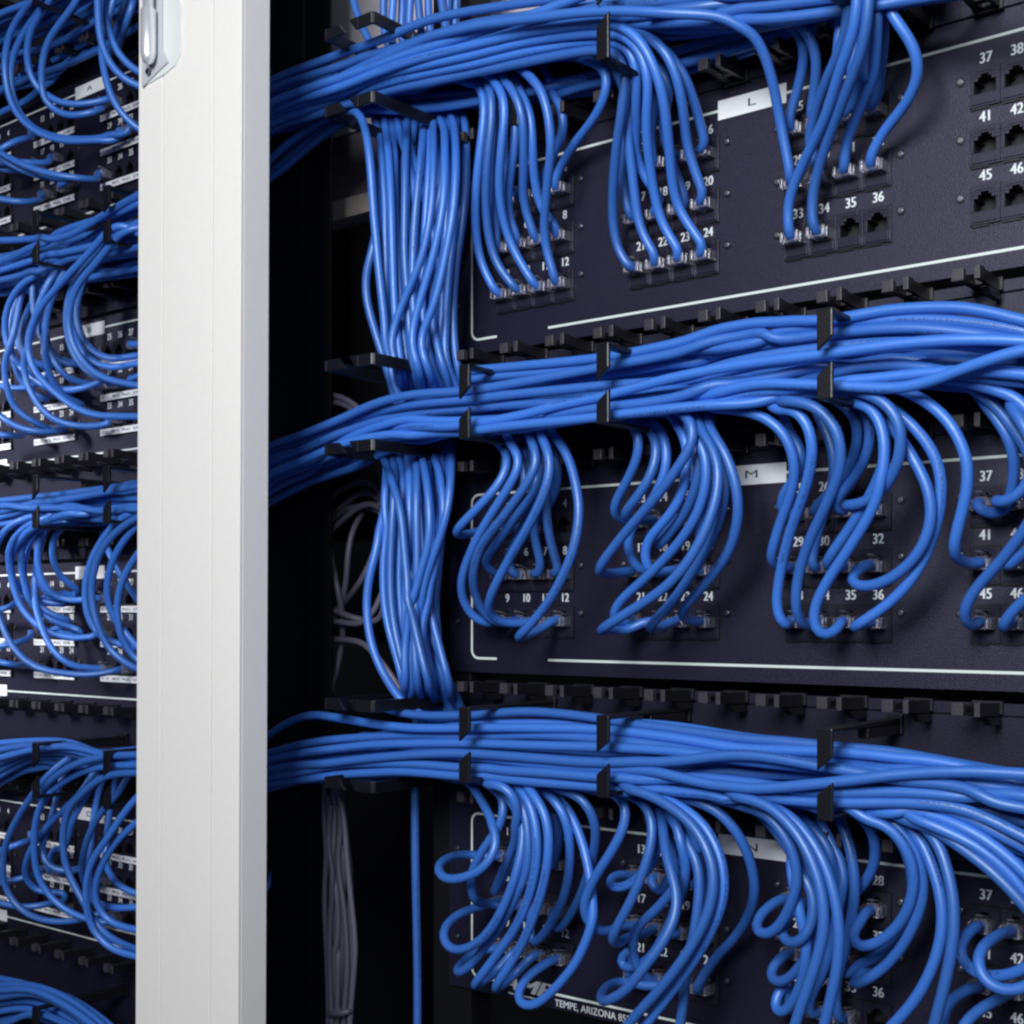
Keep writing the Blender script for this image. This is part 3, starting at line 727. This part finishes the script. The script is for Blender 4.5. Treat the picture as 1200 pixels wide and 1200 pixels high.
H('M', 38, '640,486 760,472 860,452 960,434 1020,432 1087,436 1116,444 1152,460 1183,498 1212,540 1205,572 1172,592 1161,588', 70, lead=0)
H('M', 45, '1190,480 1216,530 1225,575 1205,615 1172,659 1138,696 1126,721* 1137,735', 64)
H('M', 46, '1215,520 1240,600 1235,660 1210,695 1180,722 1172,740', 60)
H('M', 42, '1200,500 1222,560 1225,620 1205,645 1178,665', 48)
H('M', None, '1060,440 1106,445 1157,456 1191,476 1215,500 1240,550', d0=52)
# ---- panel N
H('N', 1, '548,912 565,940 580,968 583,992 566,1019 542,1029 518,1031 511,1021* 521,1007 551,1001', 46, dmax=75)
H('N', 5, '590,925 606,950 613,990 609,1020 599,1044 571,1095 542,1114 523,1112 517,1097* 531,1075 562,1062', 58, dmax=75)
H('N', 6, '575,915 590,930 590,955 562,1002 550,1030 554,1052* 574,1059', 50)
H('N', 2, '572,915 596,922 608,948 604,985 588,1024 577,1052', 74, dmax=60)
H('N', 9, '600,925 615,950 618,1005 598,1064 571,1106 542,1140 532,1142* 540,1129 560,1114', 62, dmax=75)
H('N', 10, '612,925 626,955 629,1010 612,1072 580,1122 554,1157* 580,1140', 66)
H('N', 11, '620,925 640,955 643,1000 632,1055 610,1110 579,1160* 600,1145', 70)
H('N', 7, '640,928 660,950 668,987 664,1040 647,1080 622,1109', 54)
H('N', 8, '655,925 681,933 697,959 698,987 688,1028 670,1070 650,1094', 60)
H('N', 3, '622,930 634,960 638,985 632,1004', 28)
H('N', 4, '640,930 650,955 656,985 650,1008', 26)
H('N', 12, '650,930 667,950 684,992 693,1040 693,1081 678,1123 652,1157 621,1181 605,1175* 613,1148 638,1130', 44)
H('N', 17, '715,928 733,938 735,960 718,996 696,1030 684,1064 692,1087* 712,1093 728,1084', 58)
H('N', 18, '735,928 760,945 766,970 761,1000 741,1053 715,1106', 50)
H('N', 13, '750,935 772,960 770,1000 745,1033 715,1042 710,1032* 726,1024', 40)
H('N', 14, '790,950 810,978 792,1016 778,1041 775,1052', 44)
H('N', 22, '795,950 817,985 805,1020 775,1060 738,1101', 52)
H('N', 21, '790,960 806,1000 800,1041 783,1087 755,1129 728,1136* 722,1126 746,1109', 58)
H('N', 23, '780,1000 795,1060 780,1100 755,1133 733,1162 708,1175* 704,1168 727,1150', 66)
H('N', None, '735,925 763,934 812,970 834,1016 832,1058 812,1103 778,1152 744,1191 715,1230', d0=76)
H('N', None, '752,926 780,935 822,962 845,1005 848,1050 830,1098 805,1140 768,1190 735,1230', d0=68)
H('N', None, '790,960 820,1010 814,1087 803,1130 798,1180 790,1230', d0=52)
H('N', 24, '782,932 815,938 842,950 864,975 879,1007 885,1044 875,1078 858,1103 838,1122', 60)
H('N', 19, '770,950 790,1000 795,1050 785,1085', 30)
H('N', 16, '800,950 822,990 826,1020 812,1040', 30)
H('N', 20, '800,960 830,1020 830,1060 815,1090', 32)
H('N', 25, '835,934 870,940 902,956 928,992 935,1036 918,1080 898,1099 883,1093* 891,1070 917,1052', 62)
H('N', 26, '890,950 930,1000 955,1050 951,1084 943,1102 928,1110 913,1100* 923,1072 945,1055', 40)
H('N', None, '860,935 897,942 935,976 959,1026 966,1081 953,1133 934,1186 920,1240', d0=76)
H('N', None, '880,938 914,945 953,985 975,1036 984,1087 982,1135 968,1200 955,1250', d0=70)
H('N', 29, '900,950 940,1010 955,1070 951,1106 939,1132 917,1153 900,1152* 903,1132 917,1120', 48)
H('N', 33, '930,1040 945,1110 940,1150 929,1175 914,1192 904,1185* 909,1165 925,1147', 54)
H('N', 27, '985,940 1008,950 1023,972 1027,1002 1021,1024 1004,1045 990,1058', 40)
H('N', 30, '940,960 968,985 981,1019 986,1060 970,1100 955,1120', 34)
H('N', 28, '975,938 1010,948 1046,970 1069,1007 1072,1047 1053,1085 1024,1108 1002,1112 993,1098* 1016,1067', 66)
H('N', 32, '1000,938 1040,952 1072,990 1082,1040 1066,1095 1032,1138 996,1157', 56)
H('N', 31, '1020,950 1060,990 1070,1050 1048,1100 1013,1133 985,1146', 46)
H('N', 35, '985,960 1000,1010 1000,1080 985,1130 978,1165', 30)
H('N', 34, '960,960 985,1020 975,1100 960,1150 945,1175', 28)
H('N', None, '1050,950 1085,965 1102,990 1112,1025 1119,1070 1112,1129 1094,1200 1080,1250', d0=62)
H('N', None, '1040,955 1075,985 1096,1030 1105,1070 1101,1115 1077,1170 1042,1208 1010,1240', d0=54)
H('N', 37, '1195,1020 1230,1070 1225,1115 1205,1134 1166,1146 1132,1136 1120,1110* 1146,1083', 58)
H('N', 38, '1205,1040 1235,1090 1230,1140 1205,1157 1172,1164 1146,1144 1143,1122* 1175,1093', 46)
H('N', 41, '1090,1250 1104,1205 1109,1175 1135,1158', 60, lead=0)
H('N', 42, '1110,1250 1126,1205 1140,1187 1168,1172', 56, lead=0)

# ---- left rack
TAKEN = set()
def left(pan, port, s, d0=70, d1=None, r=RAD):
    p2, tip = ptsof(s); n = len(p2); pts = []
    if port:
        best = []
        for q in range(3, 37):
            if q in (5, 9) or (pan, q) in TAKEN: continue
            a_, z_ = port_sz(SL, TOPS[pan], q); rx = a_-CX; D = -ST*rx-CT*CY; X_, Y_ = 600+F*(CT*rx-ST*CY)/D, 719-F*z_/D
            best.append((abs(X_-p2[-1][0]-9)+1.4*abs(Y_-p2[-1][1]), q))
        port = min(best)[1]; TAKEN.add((pan, port))
    if port:
        ps, pz = port_sz(SL, TOPS[pan], port); dt = min(max(d_for_s(p2[-1][0], ps-1), 14), 70)
    else: dt = d1 if d1 is not None else d0*.6
    if pan == 'A' and p2[0][1] < 30: pts = [P(p2[0][0]+16, p2[0][1]-45, d0)]
    elif 0 < p2[0][0] < 170:
        x, y = p2[0]; yb = lambda q: float(np.interp(q, (-60, 0, 80, 165, 230), dict(A=(84, 56, 12, -36, -66), B=(322, 312, 300, 272, 250), C=(604, 600, 598, 592, 588), D=(900, 890, 884, 888, 888))[pan]))
        xe = max(x+110, 205)
        pts = [P(xe, yb(xe), d0-26), P((x+30+xe)/2, yb((x+30+xe)/2), d0-22), P(x+24, yb(x+24)+3, d0-12)]
    for i, (x, y) in enumerate(p2):
        t = i/(n-1); d = d0*(1-t)+dt*t+16*math.sin(math.pi*t)
        pts.append(P(x, y, d))
    if port:
        pts += [(ps, -13, pz), (ps, -5, pz)]
        lab = portlab(pan, port)
    else: lab = 'blue network cable looping in front of panel %s at left' % pan
    add(pts, lab, 'blue cables hanging in front of panel '+pan, port, r=r)
L_ = left
L_('A', 30, '44,-8 27,13 11,40 5,80 16,128 40,153 75,165 110,164 142,159', 78)
L_('A', 31, '52,2 30,35 15,65 12,95 20,128 42,152 75,162 105,163 150,156', 66, 20)
L_('A', 26, '60,0 51,11 36,35 31,67 40,99 66,119 100,122 130,115', 76)
L_('A', 25, '88,4 75,21 54,53 48,88 53,118 75,135 107,132 124,126', 62)
L_('A', None, '116,-30 115,0 116,40 125,70 144,92 170,103 220,110', 84, 50)
L_('A', None, '120,50 121,75 124,95 133,122 149,143 170,158 220,175', 74, 40)
L_('A', None, '150,-10 147,5 138,30 133,52 126,75', 40, 20)
L_('A', None, '158,-12 152,12 144,38 137,60', 44, 24)
L_('A', None, '123,-20 122,10 128,42 142,68 170,88 220,100', 68, 40)
L_('A', 14, '-40,205 -5,178 18,165 40,160', 50)
L_('A', 22, '-40,150 0,184 27,200 60,209 85,210', 66)
L_('A', 33, '-50,150 -5,176 25,192 60,204 95,209 118,210', 72)
L_('A', 18, '-40,196 -5,191 27,190 60,191', 50)
L_('A', 21, '-40,215 -5,232 27,237 52,232', 56)
L_('A', 17, '-40,190 -5,196 15,200 30,198', 40)
la = 'blue cable in the bundle above panel A at upper left'; ga = 'cables of the bundle above panel A'
for s, d in (('-60,55 -5,18 40,2 90,-20', 74), ('-60,70 -5,24 40,8 100,-20', 66), ('-60,75 -5,31 50,12 110,-15', 56), ('-60,80 0,48 60,22 120,-10 200,-50', 46), ('-60,90 0,58 60,35 120,8 200,-20', 34), ('-60,80 0,66 60,52 120,22 200,-10', 36), ('-60,110 0,80 60,55 110,35 180,0', 26), ('-50,118 5,86 50,76 95,52 160,10 220,-20', 20), ('-50,130 0,105 50,85 110,60 165,30 220,0', 22), ('-50,160 5,130 30,118 50,100 85,70 130,50 200,10', 14), ('-60,60 0,40 60,12 110,-10', 50),
             ('-50,90 10,60 70,30 120,18 165,8 220,-10', 30), ('-50,150 0,110 60,88 110,40 165,-10', 16), ('-40,130 15,95 55,60 80,30 120,-10', 24)):
    p2, _ = ptsof(s); add([P(x, y, d) for x, y in p2], la, ga)
lb = 'blue cable in the bundle between panels A and B at left'; gb = 'cables of the bundle between panels A and B'
XL = [-60, -5, 40, 80, 120, 165, 230]
def lbun(rows, ds, lab, gr):
    for rw, d in zip(rows, ds): add([P(x, y, d) for x, y in zip(XL, rw)], ORD[sorted((q[3], i_) for i_, q in enumerate(rows)).index((rw[3], rows.index(rw)))].capitalize()+' from top: '+lab, gr)
lbun([[284,281,279,277,256,228,190],[320,308,288,268,256,238,210],[306,303,298,292,268,246,220],[330,318,306,296,284,258,230],[318,312,312,300,282,268,250],[340,330,318,302,300,290,270],[345,335,326,316,306,298,290],[300,300,308,318,318,312,300],[350,340,330,326,324,320,316],[310,316,322,312,296,280,262],[330,322,300,284,276,262,240],[340,344,336,322,310,306,300]],
     [76,74,62,70,60,66,46,40,34,50,44,30], lb, gb)
filler(XL, [300,295,290,285,275,258,235], [350,345,338,332,328,325,320], 7, 20, 44, lb, gb)
lc = 'blue cable in the bundle between panels B and C at left'; gc = 'cables of the bundle between panels B and C'
lbun([[590,588,582,577,573,567,560],[604,598,590,584,578,570,562],[596,594,592,596,600,598,592],[612,606,594,592,604,610,612],[610,604,600,590,584,586,590],[600,608,606,600,592,584,576],[620,614,610,606,608,604,600],[598,590,586,588,590,600,606],[618,618,615,608,600,594,588]],
     [66,72,74,68,60,54,62,44,50], lc, gc)
filler(XL, [592,590,586,582,578,572,566], [624,620,617,615,614,612,610], 8, 22, 46, lc, gc)
ld = 'blue cable in the bundle between panels C and D at left'; gd = 'cables of the bundle between panels C and D'
lbun([[872,872,869,869,882,886,888],[885,880,874,874,882,894,900],[890,888,878,876,886,890,884],[900,893,880,879,889,900,908],[930,905,884,881,892,896,905],[940,912,888,888,896,884,880],[900,896,890,892,896,900,900],[880,884,890,896,892,880,872],[950,920,898,892,886,878,874]],
     [60,66,74,70,62,56,50,40,46], ld, gd)
filler(XL, [880,878,876,878,884,886,886], [925,918,905,900,902,908,912], 7, 22, 44, ld, gd)
le = 'blue cable in the bundle below panel D at lower left'; ge = 'cables of the bundle below panel D'
lbun([[1145,1146,1154,1168,1196,1240,1300],[1152,1154,1156,1172,1202,1248,1310],[1162,1160,1160,1180,1212,1256,1310],[1176,1168,1164,1184,1218,1264,1320],[1186,1178,1174,1192,1228,1270,1320],[1194,1186,1184,1204,1240,1280,1330],[1204,1196,1190,1212,1250,1290,1340],[1240,1206,1186,1200,1230,1270,1320],[1216,1208,1206,1226,1260,1300,1350]],
     [60,68,76,72,62,66,56,78,50], le, ge)
# panel B loops
L_('B', None, '140,262 99,300 67,335 43,369 33,407 40,433 67,463 99,484 165,487 220,490', 84, 50)
L_('B', None, '150,268 113,308 91,335 81,375 90,412 113,439 160,453 220,458', 80, 46)
L_('B', None, '145,262 106,306 83,340 78,378 86,415 108,440 150,452 210,450', 70, 40)
L_('B', 26, '75,300 40,321 14,348 5,380 11,412 35,441 67,457 108,452 130,440', 66)
L_('B', 22, '44,310 38,335 40,367 53,407 69,433 85,447 105,449', 56)
L_('B', 24, '75,320 62,345 53,380 55,425 64,452 84,470 100,476', 60)
L_('B', 33, '52,340 36,395 27,430 40,468 61,491 88,499 128,497', 70)
L_('B', 20, '70,318 40,350 25,385 28,420 45,450 70,460 90,458', 46)
L_('B', 12, '14,400 5,425 8,455 19,481 45,497 62,505', 64)
L_('B', 23, '-40,460 0,487 21,501 53,507 80,502', 68)
L_('B', 8, '-40,520 -5,509 15,511 32,508', 50)
L_('B', 35, '150,268 112,308 92,345 90,378 102,405 125,420 165,416 200,412', 44)
L_('B', 36, '150,272 108,310 86,345 84,385 102,418 128,431 165,425 205,425', 36)
L_('B', 15, '30,330 20,370 22,410 40,425 62,432', 36)
L_('B', 18, '25,340 12,385 15,420 30,455 60,470', 42)
L_('B', 16, '60,330 50,365 55,400 70,425 95,428', 32)
L_('B', 14, '-30,440 0,452 30,455 60,440', 40)
# panel C loops
L_('C', 20, '88,600 61,608 25,627 12,659 20,688 46,704 80,708', 78)
L_('C', 23, '50,610 28,622 10,650 13,675 25,713 48,736 77,747 108,746', 72)
L_('C', 33, '75,612 45,620 26,640 25,665 35,701 59,725 100,741', 62)
L_('C', 28, '60,610 47,624 44,661 55,691 75,703 120,700', 56)
L_('C', 15, '76,612 64,627 61,650 70,675 94,693', 48)
L_('C', None, '160,595 128,620 107,653 99,688 104,725 118,745 160,760 210,765', 72, 40)
L_('C', None, '172,600 141,619 118,648 108,693 115,736 128,763 160,786 215,795', 82, 50)
L_('C', None, '185,600 157,622 131,661 124,699 133,728 160,757 210,775', 74, 40)
L_('C', None, '190,620 160,650 141,683 136,715 143,747 160,773 210,800', 64, 40)
L_('C', 34, '-20,660 -5,710 10,750 38,780 75,789 107,791 138,785', 76)
L_('C', 24, '40,690 50,738 64,765 85,781 112,783', 44)
L_('C', 8, '-60,770 -5,758 15,755 40,745', 40)
L_('C', 12, '-60,760 -5,775 15,779 30,780', 44)
L_('C', 16, '60,612 45,645 44,680 60,700 78,700', 40)
L_('C', 19, '40,625 28,660 32,695 55,720 85,727', 44)
L_('C', None, '118,625 128,648 141,672 165,705', 30, 20)
L_('C', None, '38,604 8,616 -10,650 -20,690', 70, 60)
L_('C', 7, '-50,720 -5,716 12,712 28,700', 40)
# panel D loops
L_('D', 33, '60,905 35,936 13,973 4,1002 6,1040 24,1066 53,1079 88,1079 125,1068', 70)
L_('D', 34, '170,896 107,901 64,924 45,950 40,987 45,1029 67,1059 101,1077 135,1082', 78)
L_('D', None, '190,884 120,888 82,900 55,920 47,935', 74, 64)
L_('D', None, '190,904 128,909 101,928 80,952 73,987 77,1019 92,1049 118,1090 160,1112 210,1125', 84, 50)
L_('D', 29, '140,928 120,950 104,979 96,1013 101,1038 120,1042', 60)
L_('D', None, '175,920 149,949 128,981 107,1013 101,1053 107,1088 128,1112 160,1122 210,1128', 80, 50)
L_('D', None, '190,940 160,965 133,992 115,1027 112,1053 125,1076 160,1088 210,1092', 72, 44)
L_('D', 20, '98,925 80,944 53,971 33,1003 29,1027 44,1045 80,1046', 52)
L_('D', None, '122,1010 129,1026 141,1040 165,1048 210,1050', 36, 20)
L_('D', None, '105,1048 118,1061 135,1066 165,1064 210,1062', 40, 24)
L_('D', 19, '60,960 48,1000 60,1018 85,1021 100,1016', 44)
L_('D', 13, '-40,1010 5,995 25,988 40,982', 40)
L_('D', 8, '-40,1040 5,1034 30,1028 50,1022', 44)
L_('D', 23, '-40,1050 0,1058 15,1062 45,1062 70,1056', 50)
L_('D', 14, '110,920 85,960 78,990 60,1000', 36)

# ---- smooth curves, then push cables apart where they would run through each other
def spline(pts, step=4.5):
    p = [2*pts[0]-pts[1]]+pts+[2*pts[-1]-pts[-2]]; out = []
    for i in range(1, len(p)-2):
        p0, p1, p2, p3 = p[i-1:i+3]
        t0 = 0; t1 = t0+max(np.linalg.norm(p1-p0), .1)**.5; t2 = t1+max(np.linalg.norm(p2-p1), .1)**.5; t3 = t2+max(np.linalg.norm(p3-p2), .1)**.5
        n = max(int(np.linalg.norm(p2-p1)/step*2.0), 3)
        for t in np.linspace(t1, t2, n, endpoint=False):
            A1 = (t1-t)/(t1-t0)*p0+(t-t0)/(t1-t0)*p1; A2 = (t2-t)/(t2-t1)*p1+(t-t1)/(t2-t1)*p2; A3 = (t3-t)/(t3-t2)*p2+(t-t2)/(t3-t2)*p3
            B1 = (t2-t)/(t2-t0)*A1+(t-t0)/(t2-t0)*A2; B2 = (t3-t)/(t3-t1)*A2+(t-t1)/(t3-t1)*A3
            out.append((t2-t)/(t2-t1)*B1+(t-t1)/(t2-t1)*B2)
    out.append(p[-2]); out = np.array(out)
    return resample(out, step)
def resample(a, step):
    s = np.concatenate([[0], np.cumsum(np.linalg.norm(np.diff(a, axis=0), axis=1))]); n = max(int(s[-1]/step)+1, 4)
    u = np.linspace(0, s[-1], n)
    return np.stack([np.interp(u, s, a[:, k]) for k in range(3)], 1)
for c in CABLES:
    c['p'] = spline(c['pts'])
    p = c['p']
    if len(p) > 12 and not c['port']:                        # small natural unevenness
        ph = rng.random(3)*6.28
        for k in range(3): p[:, k] += (.3 if 'vertical' in c['group'] else .9)*np.sin(np.arange(len(p))*.11+ph[k])
idx = np.concatenate([[i]*len(c['p']) for i, c in enumerate(CABLES)]); pos = np.concatenate([c['p'] for c in CABLES]); home = pos.copy()
pin = np.zeros(len(pos), bool); rad = np.concatenate([[c['r']]*len(c['p']) for c in CABLES]); o = 0
ends = np.zeros(len(pos), bool)
for c in CABLES:
    n = len(c['p']); ends[o] = ends[o+n-1] = True
    if c['port']: pin[o+n-4:o+n] = True
    o += n
seq = np.arange(len(pos))
for it in range(16):
    cell = 7.0; key = np.floor(pos/cell).astype(int)
    kk = (key[:, 0]+500)*4000000+(key[:, 1]+500)*2000+(key[:, 2]+800)
    order = np.argsort(kk, kind='stable'); sk = kk[order]
    push = np.zeros_like(pos); cnt = np.zeros(len(pos))
    for dx in (-1, 0, 1):
        for dy in (-1, 0, 1):
            for dz in (-1, 0, 1):
                nk = kk+dx*4000000+dy*2000+dz
                lo = np.searchsorted(sk, nk, 'left'); hi = np.searchsorted(sk, nk, 'right')
                mxn = int((hi-lo).max()) if len(lo) else 0
                for j in range(min(mxn, 8)):
                    ok = np.nonzero(lo+j < hi)[0]
                    q = order[lo[ok]+j]
                    sel = idx[q] != idx[ok]; a = ok[sel]; b = q[sel]
                    v = pos[a]-pos[b]; dist = np.linalg.norm(v, axis=1)+1e-6; need = rad[a]+rad[b]-.15
                    m_ = dist < need
                    a, b, v, dist, need = a[m_], b[m_], v[m_], dist[m_], need[m_]
                    w_ = ((need-dist)*.5/dist)[:, None]*v
                    np.add.at(push, a, w_); np.add.at(cnt, a, 1)
    k_ = (1/np.maximum(cnt, 1)**.6)[:, None]
    push *= k_; push[pin] = 0
    pos += push*.95
    pos += (home-pos)*.05*(~pin)[:, None]
    # smoothing along each cable
    sm = pos.copy(); sm[1:-1] = .25*pos[:-2]+.5*pos[1:-1]+.25*pos[2:]
    keep = ends | pin
    pos = np.where(keep[:, None], pos, pos*.45+sm*.55)
    # stay in front of the plates, and behind the ring straps
    inb = (pos[:, 0] > -57) & (pos[:, 0] < 425) | (pos[:, 0] < -256)
    lim = np.where(inb & ~pin, -4.5, 1e9); pos[:, 1] = np.minimum(pos[:, 1], lim)
PLUG = MB()
PLUG.box(-5.8, 5.8, -6, 8.5, -4.3, 2.1); PLUG.box(-5.6, -3.9, 8.6, 12.5, -3.9, 1.8); PLUG.box(3.9, 5.6, 8.6, 12.5, -3.9, 1.8); PLUG.box(-3.8, 3.8, 8.6, 11.5, -4.2, -3.2)
PLUG.prism([(-5, 2.2), (11.5, 5.2), (11.5, 6.1), (-5, 3.0)], -1.6, 1.6, 'x'); PLUG.box(-3.0, 3.0, 6.5, 8, 2.2, 3.2)
PLUGM = PLUG.mesh('plug', M['plug'], .35)
PIN = MB()
for k in range(8): PIN.box(-4+k*1.1, -3.7+k*1.1, -5, 1.2, -4.75, -4.35)
PINM = PIN.mesh('plug_contacts', M['gold'])
def tube(p, r, n=12):
    p = resample(p, 3.6); N = len(p)
    t = np.gradient(p, axis=0); t /= np.linalg.norm(t, axis=1)[:, None]+1e-9
    up = np.array([0, 0, 1.]) if abs(t[0, 2]) < .9 else np.array([1., 0, 0]); nrm = np.cross(t[0], up); nrm /= np.linalg.norm(nrm)
    ns = []
    for i in range(N):
        nrm = nrm-t[i]*np.dot(nrm, t[i]); nrm /= np.linalg.norm(nrm)+1e-9; ns.append(nrm)
    ns = np.array(ns); bs = np.cross(t, ns)
    a0 = random.random()*6.28
    a = np.linspace(0, 2*np.pi, n, endpoint=False)
    tw = a0+np.cumsum(np.full(N, .02*random.choice((-1, 1))))
    ang = a[None, :]+tw[:, None]
    v = p[:, None]+r*(np.cos(ang)[..., None]*ns[:, None]+np.sin(ang)[..., None]*bs[:, None])
    v = v.reshape(-1, 3)*MM
    s = np.concatenate([[0], np.cumsum(np.linalg.norm(np.diff(p, axis=0), axis=1))])*MM
    f = []; uv = []
    for i in range(N-1):
        for k in range(n):
            k2 = (k+1) % n; f.append((i*n+k, i*n+k2, (i+1)*n+k2, (i+1)*n+k))
            uv += [(s[i], k/n), (s[i], (k+1)/n), (s[i+1], (k+1)/n), (s[i+1], k/n)]
    f.append(tuple(range(n))[::-1]); f.append(tuple(range((N-1)*n, N*n))); uv += [(0, 0)]*(2*n)
    return v, f, uv
lo = {}
for c in CABLES:
    if ' leaving the picture' in c['label'] or ' looping in front' in c['label']: lo.setdefault(c['label'], []).append(c)
for lab, cs in lo.items():
    cs.sort(key=lambda c: float(c['p'][:, 0].mean()))
    for k, c in enumerate(cs): c['label'] = ORD[k].capitalize()+' from left: '+lab.replace('blue network cable', 'blue cable').replace('and leaving the picture', 'out of frame')
o = 0; MV = []
for c in CABLES:
    n = len(c['p']); p = pos[o:o+n]; o += n
    base = p[len(p)//2]
    v, f, uv = tube(p, c['r'])
    if c.get('mass'):
        k0 = sum(len(q[0]) for q in MV); MV.append((v, [tuple(i+k0 for i in g) for g in f], uv)); continue
    b = base*MM; v = v-b
    me = bpy.data.meshes.new('cable_jacket'); me.from_pydata(v.tolist(), [], f)
    l = me.uv_layers.new(name='uv'); l.data.foreach_set('uv', np.array(uv, np.float32).ravel())
    me.polygons.foreach_set('use_smooth', [True]*(len(f)-2)+[False]*2)
    me.materials.append(M[c['m']])
    ob = link('network_cable' if c['m'] == 'cable' else 'grey_cable', me); ob.location = b
    tag(ob, c['label'], 'cable', c['group'])
    if c['port']:
        e = p[-1]
        pg = link('plug', PLUGM, ob, (e[0]-base[0], -base[1], e[2]-base[2]+.4)); link('plug_contacts', PINM, pg)
me = bpy.data.meshes.new('cable_mass'); me.from_pydata(np.concatenate([q[0] for q in MV]).tolist(), [], [g for q in MV for g in q[1]])
l = me.uv_layers.new(name='uv'); l.data.foreach_set('uv', np.array([u for q in MV for u in q[2]], np.float32).ravel())
me.polygons.foreach_set('use_smooth', [True]*len(me.polygons)); me.materials.append(M['cable'])
tag(link('cable_mass', me), 'mass of further blue cables packed inside and behind the bundles', 'cables', None, 'stuff')
# cable tie round the grey bundle
x, y, z = P(398, 1186, 9)
tie = MB(); 
n = 20
for rr, zz in ((10.5, -2), (12, -2), (12, 2), (10.5, 2)):
    for k in range(n): tie.v.append((rr*1.0*math.cos(2*math.pi*k/n), rr*.55*math.sin(2*math.pi*k/n), zz+k*0+2.5*math.cos(2*math.pi*k/n)))
for i in range(4):
    for k in range(n):
        k2 = (k+1) % n; j = (i+1) % 4; tie.f.append((i*n+k, i*n+k2, j*n+k2, j*n+k))
t_ = link('cable_tie', tie.mesh('cable_tie', M['grey'], 0, True), None, (x, y, z)); tag(t_, 'grey tie strapped around the hanging grey cable bundle', 'cable tie')
print('cables', len(CABLES), 'samples', len(pos))
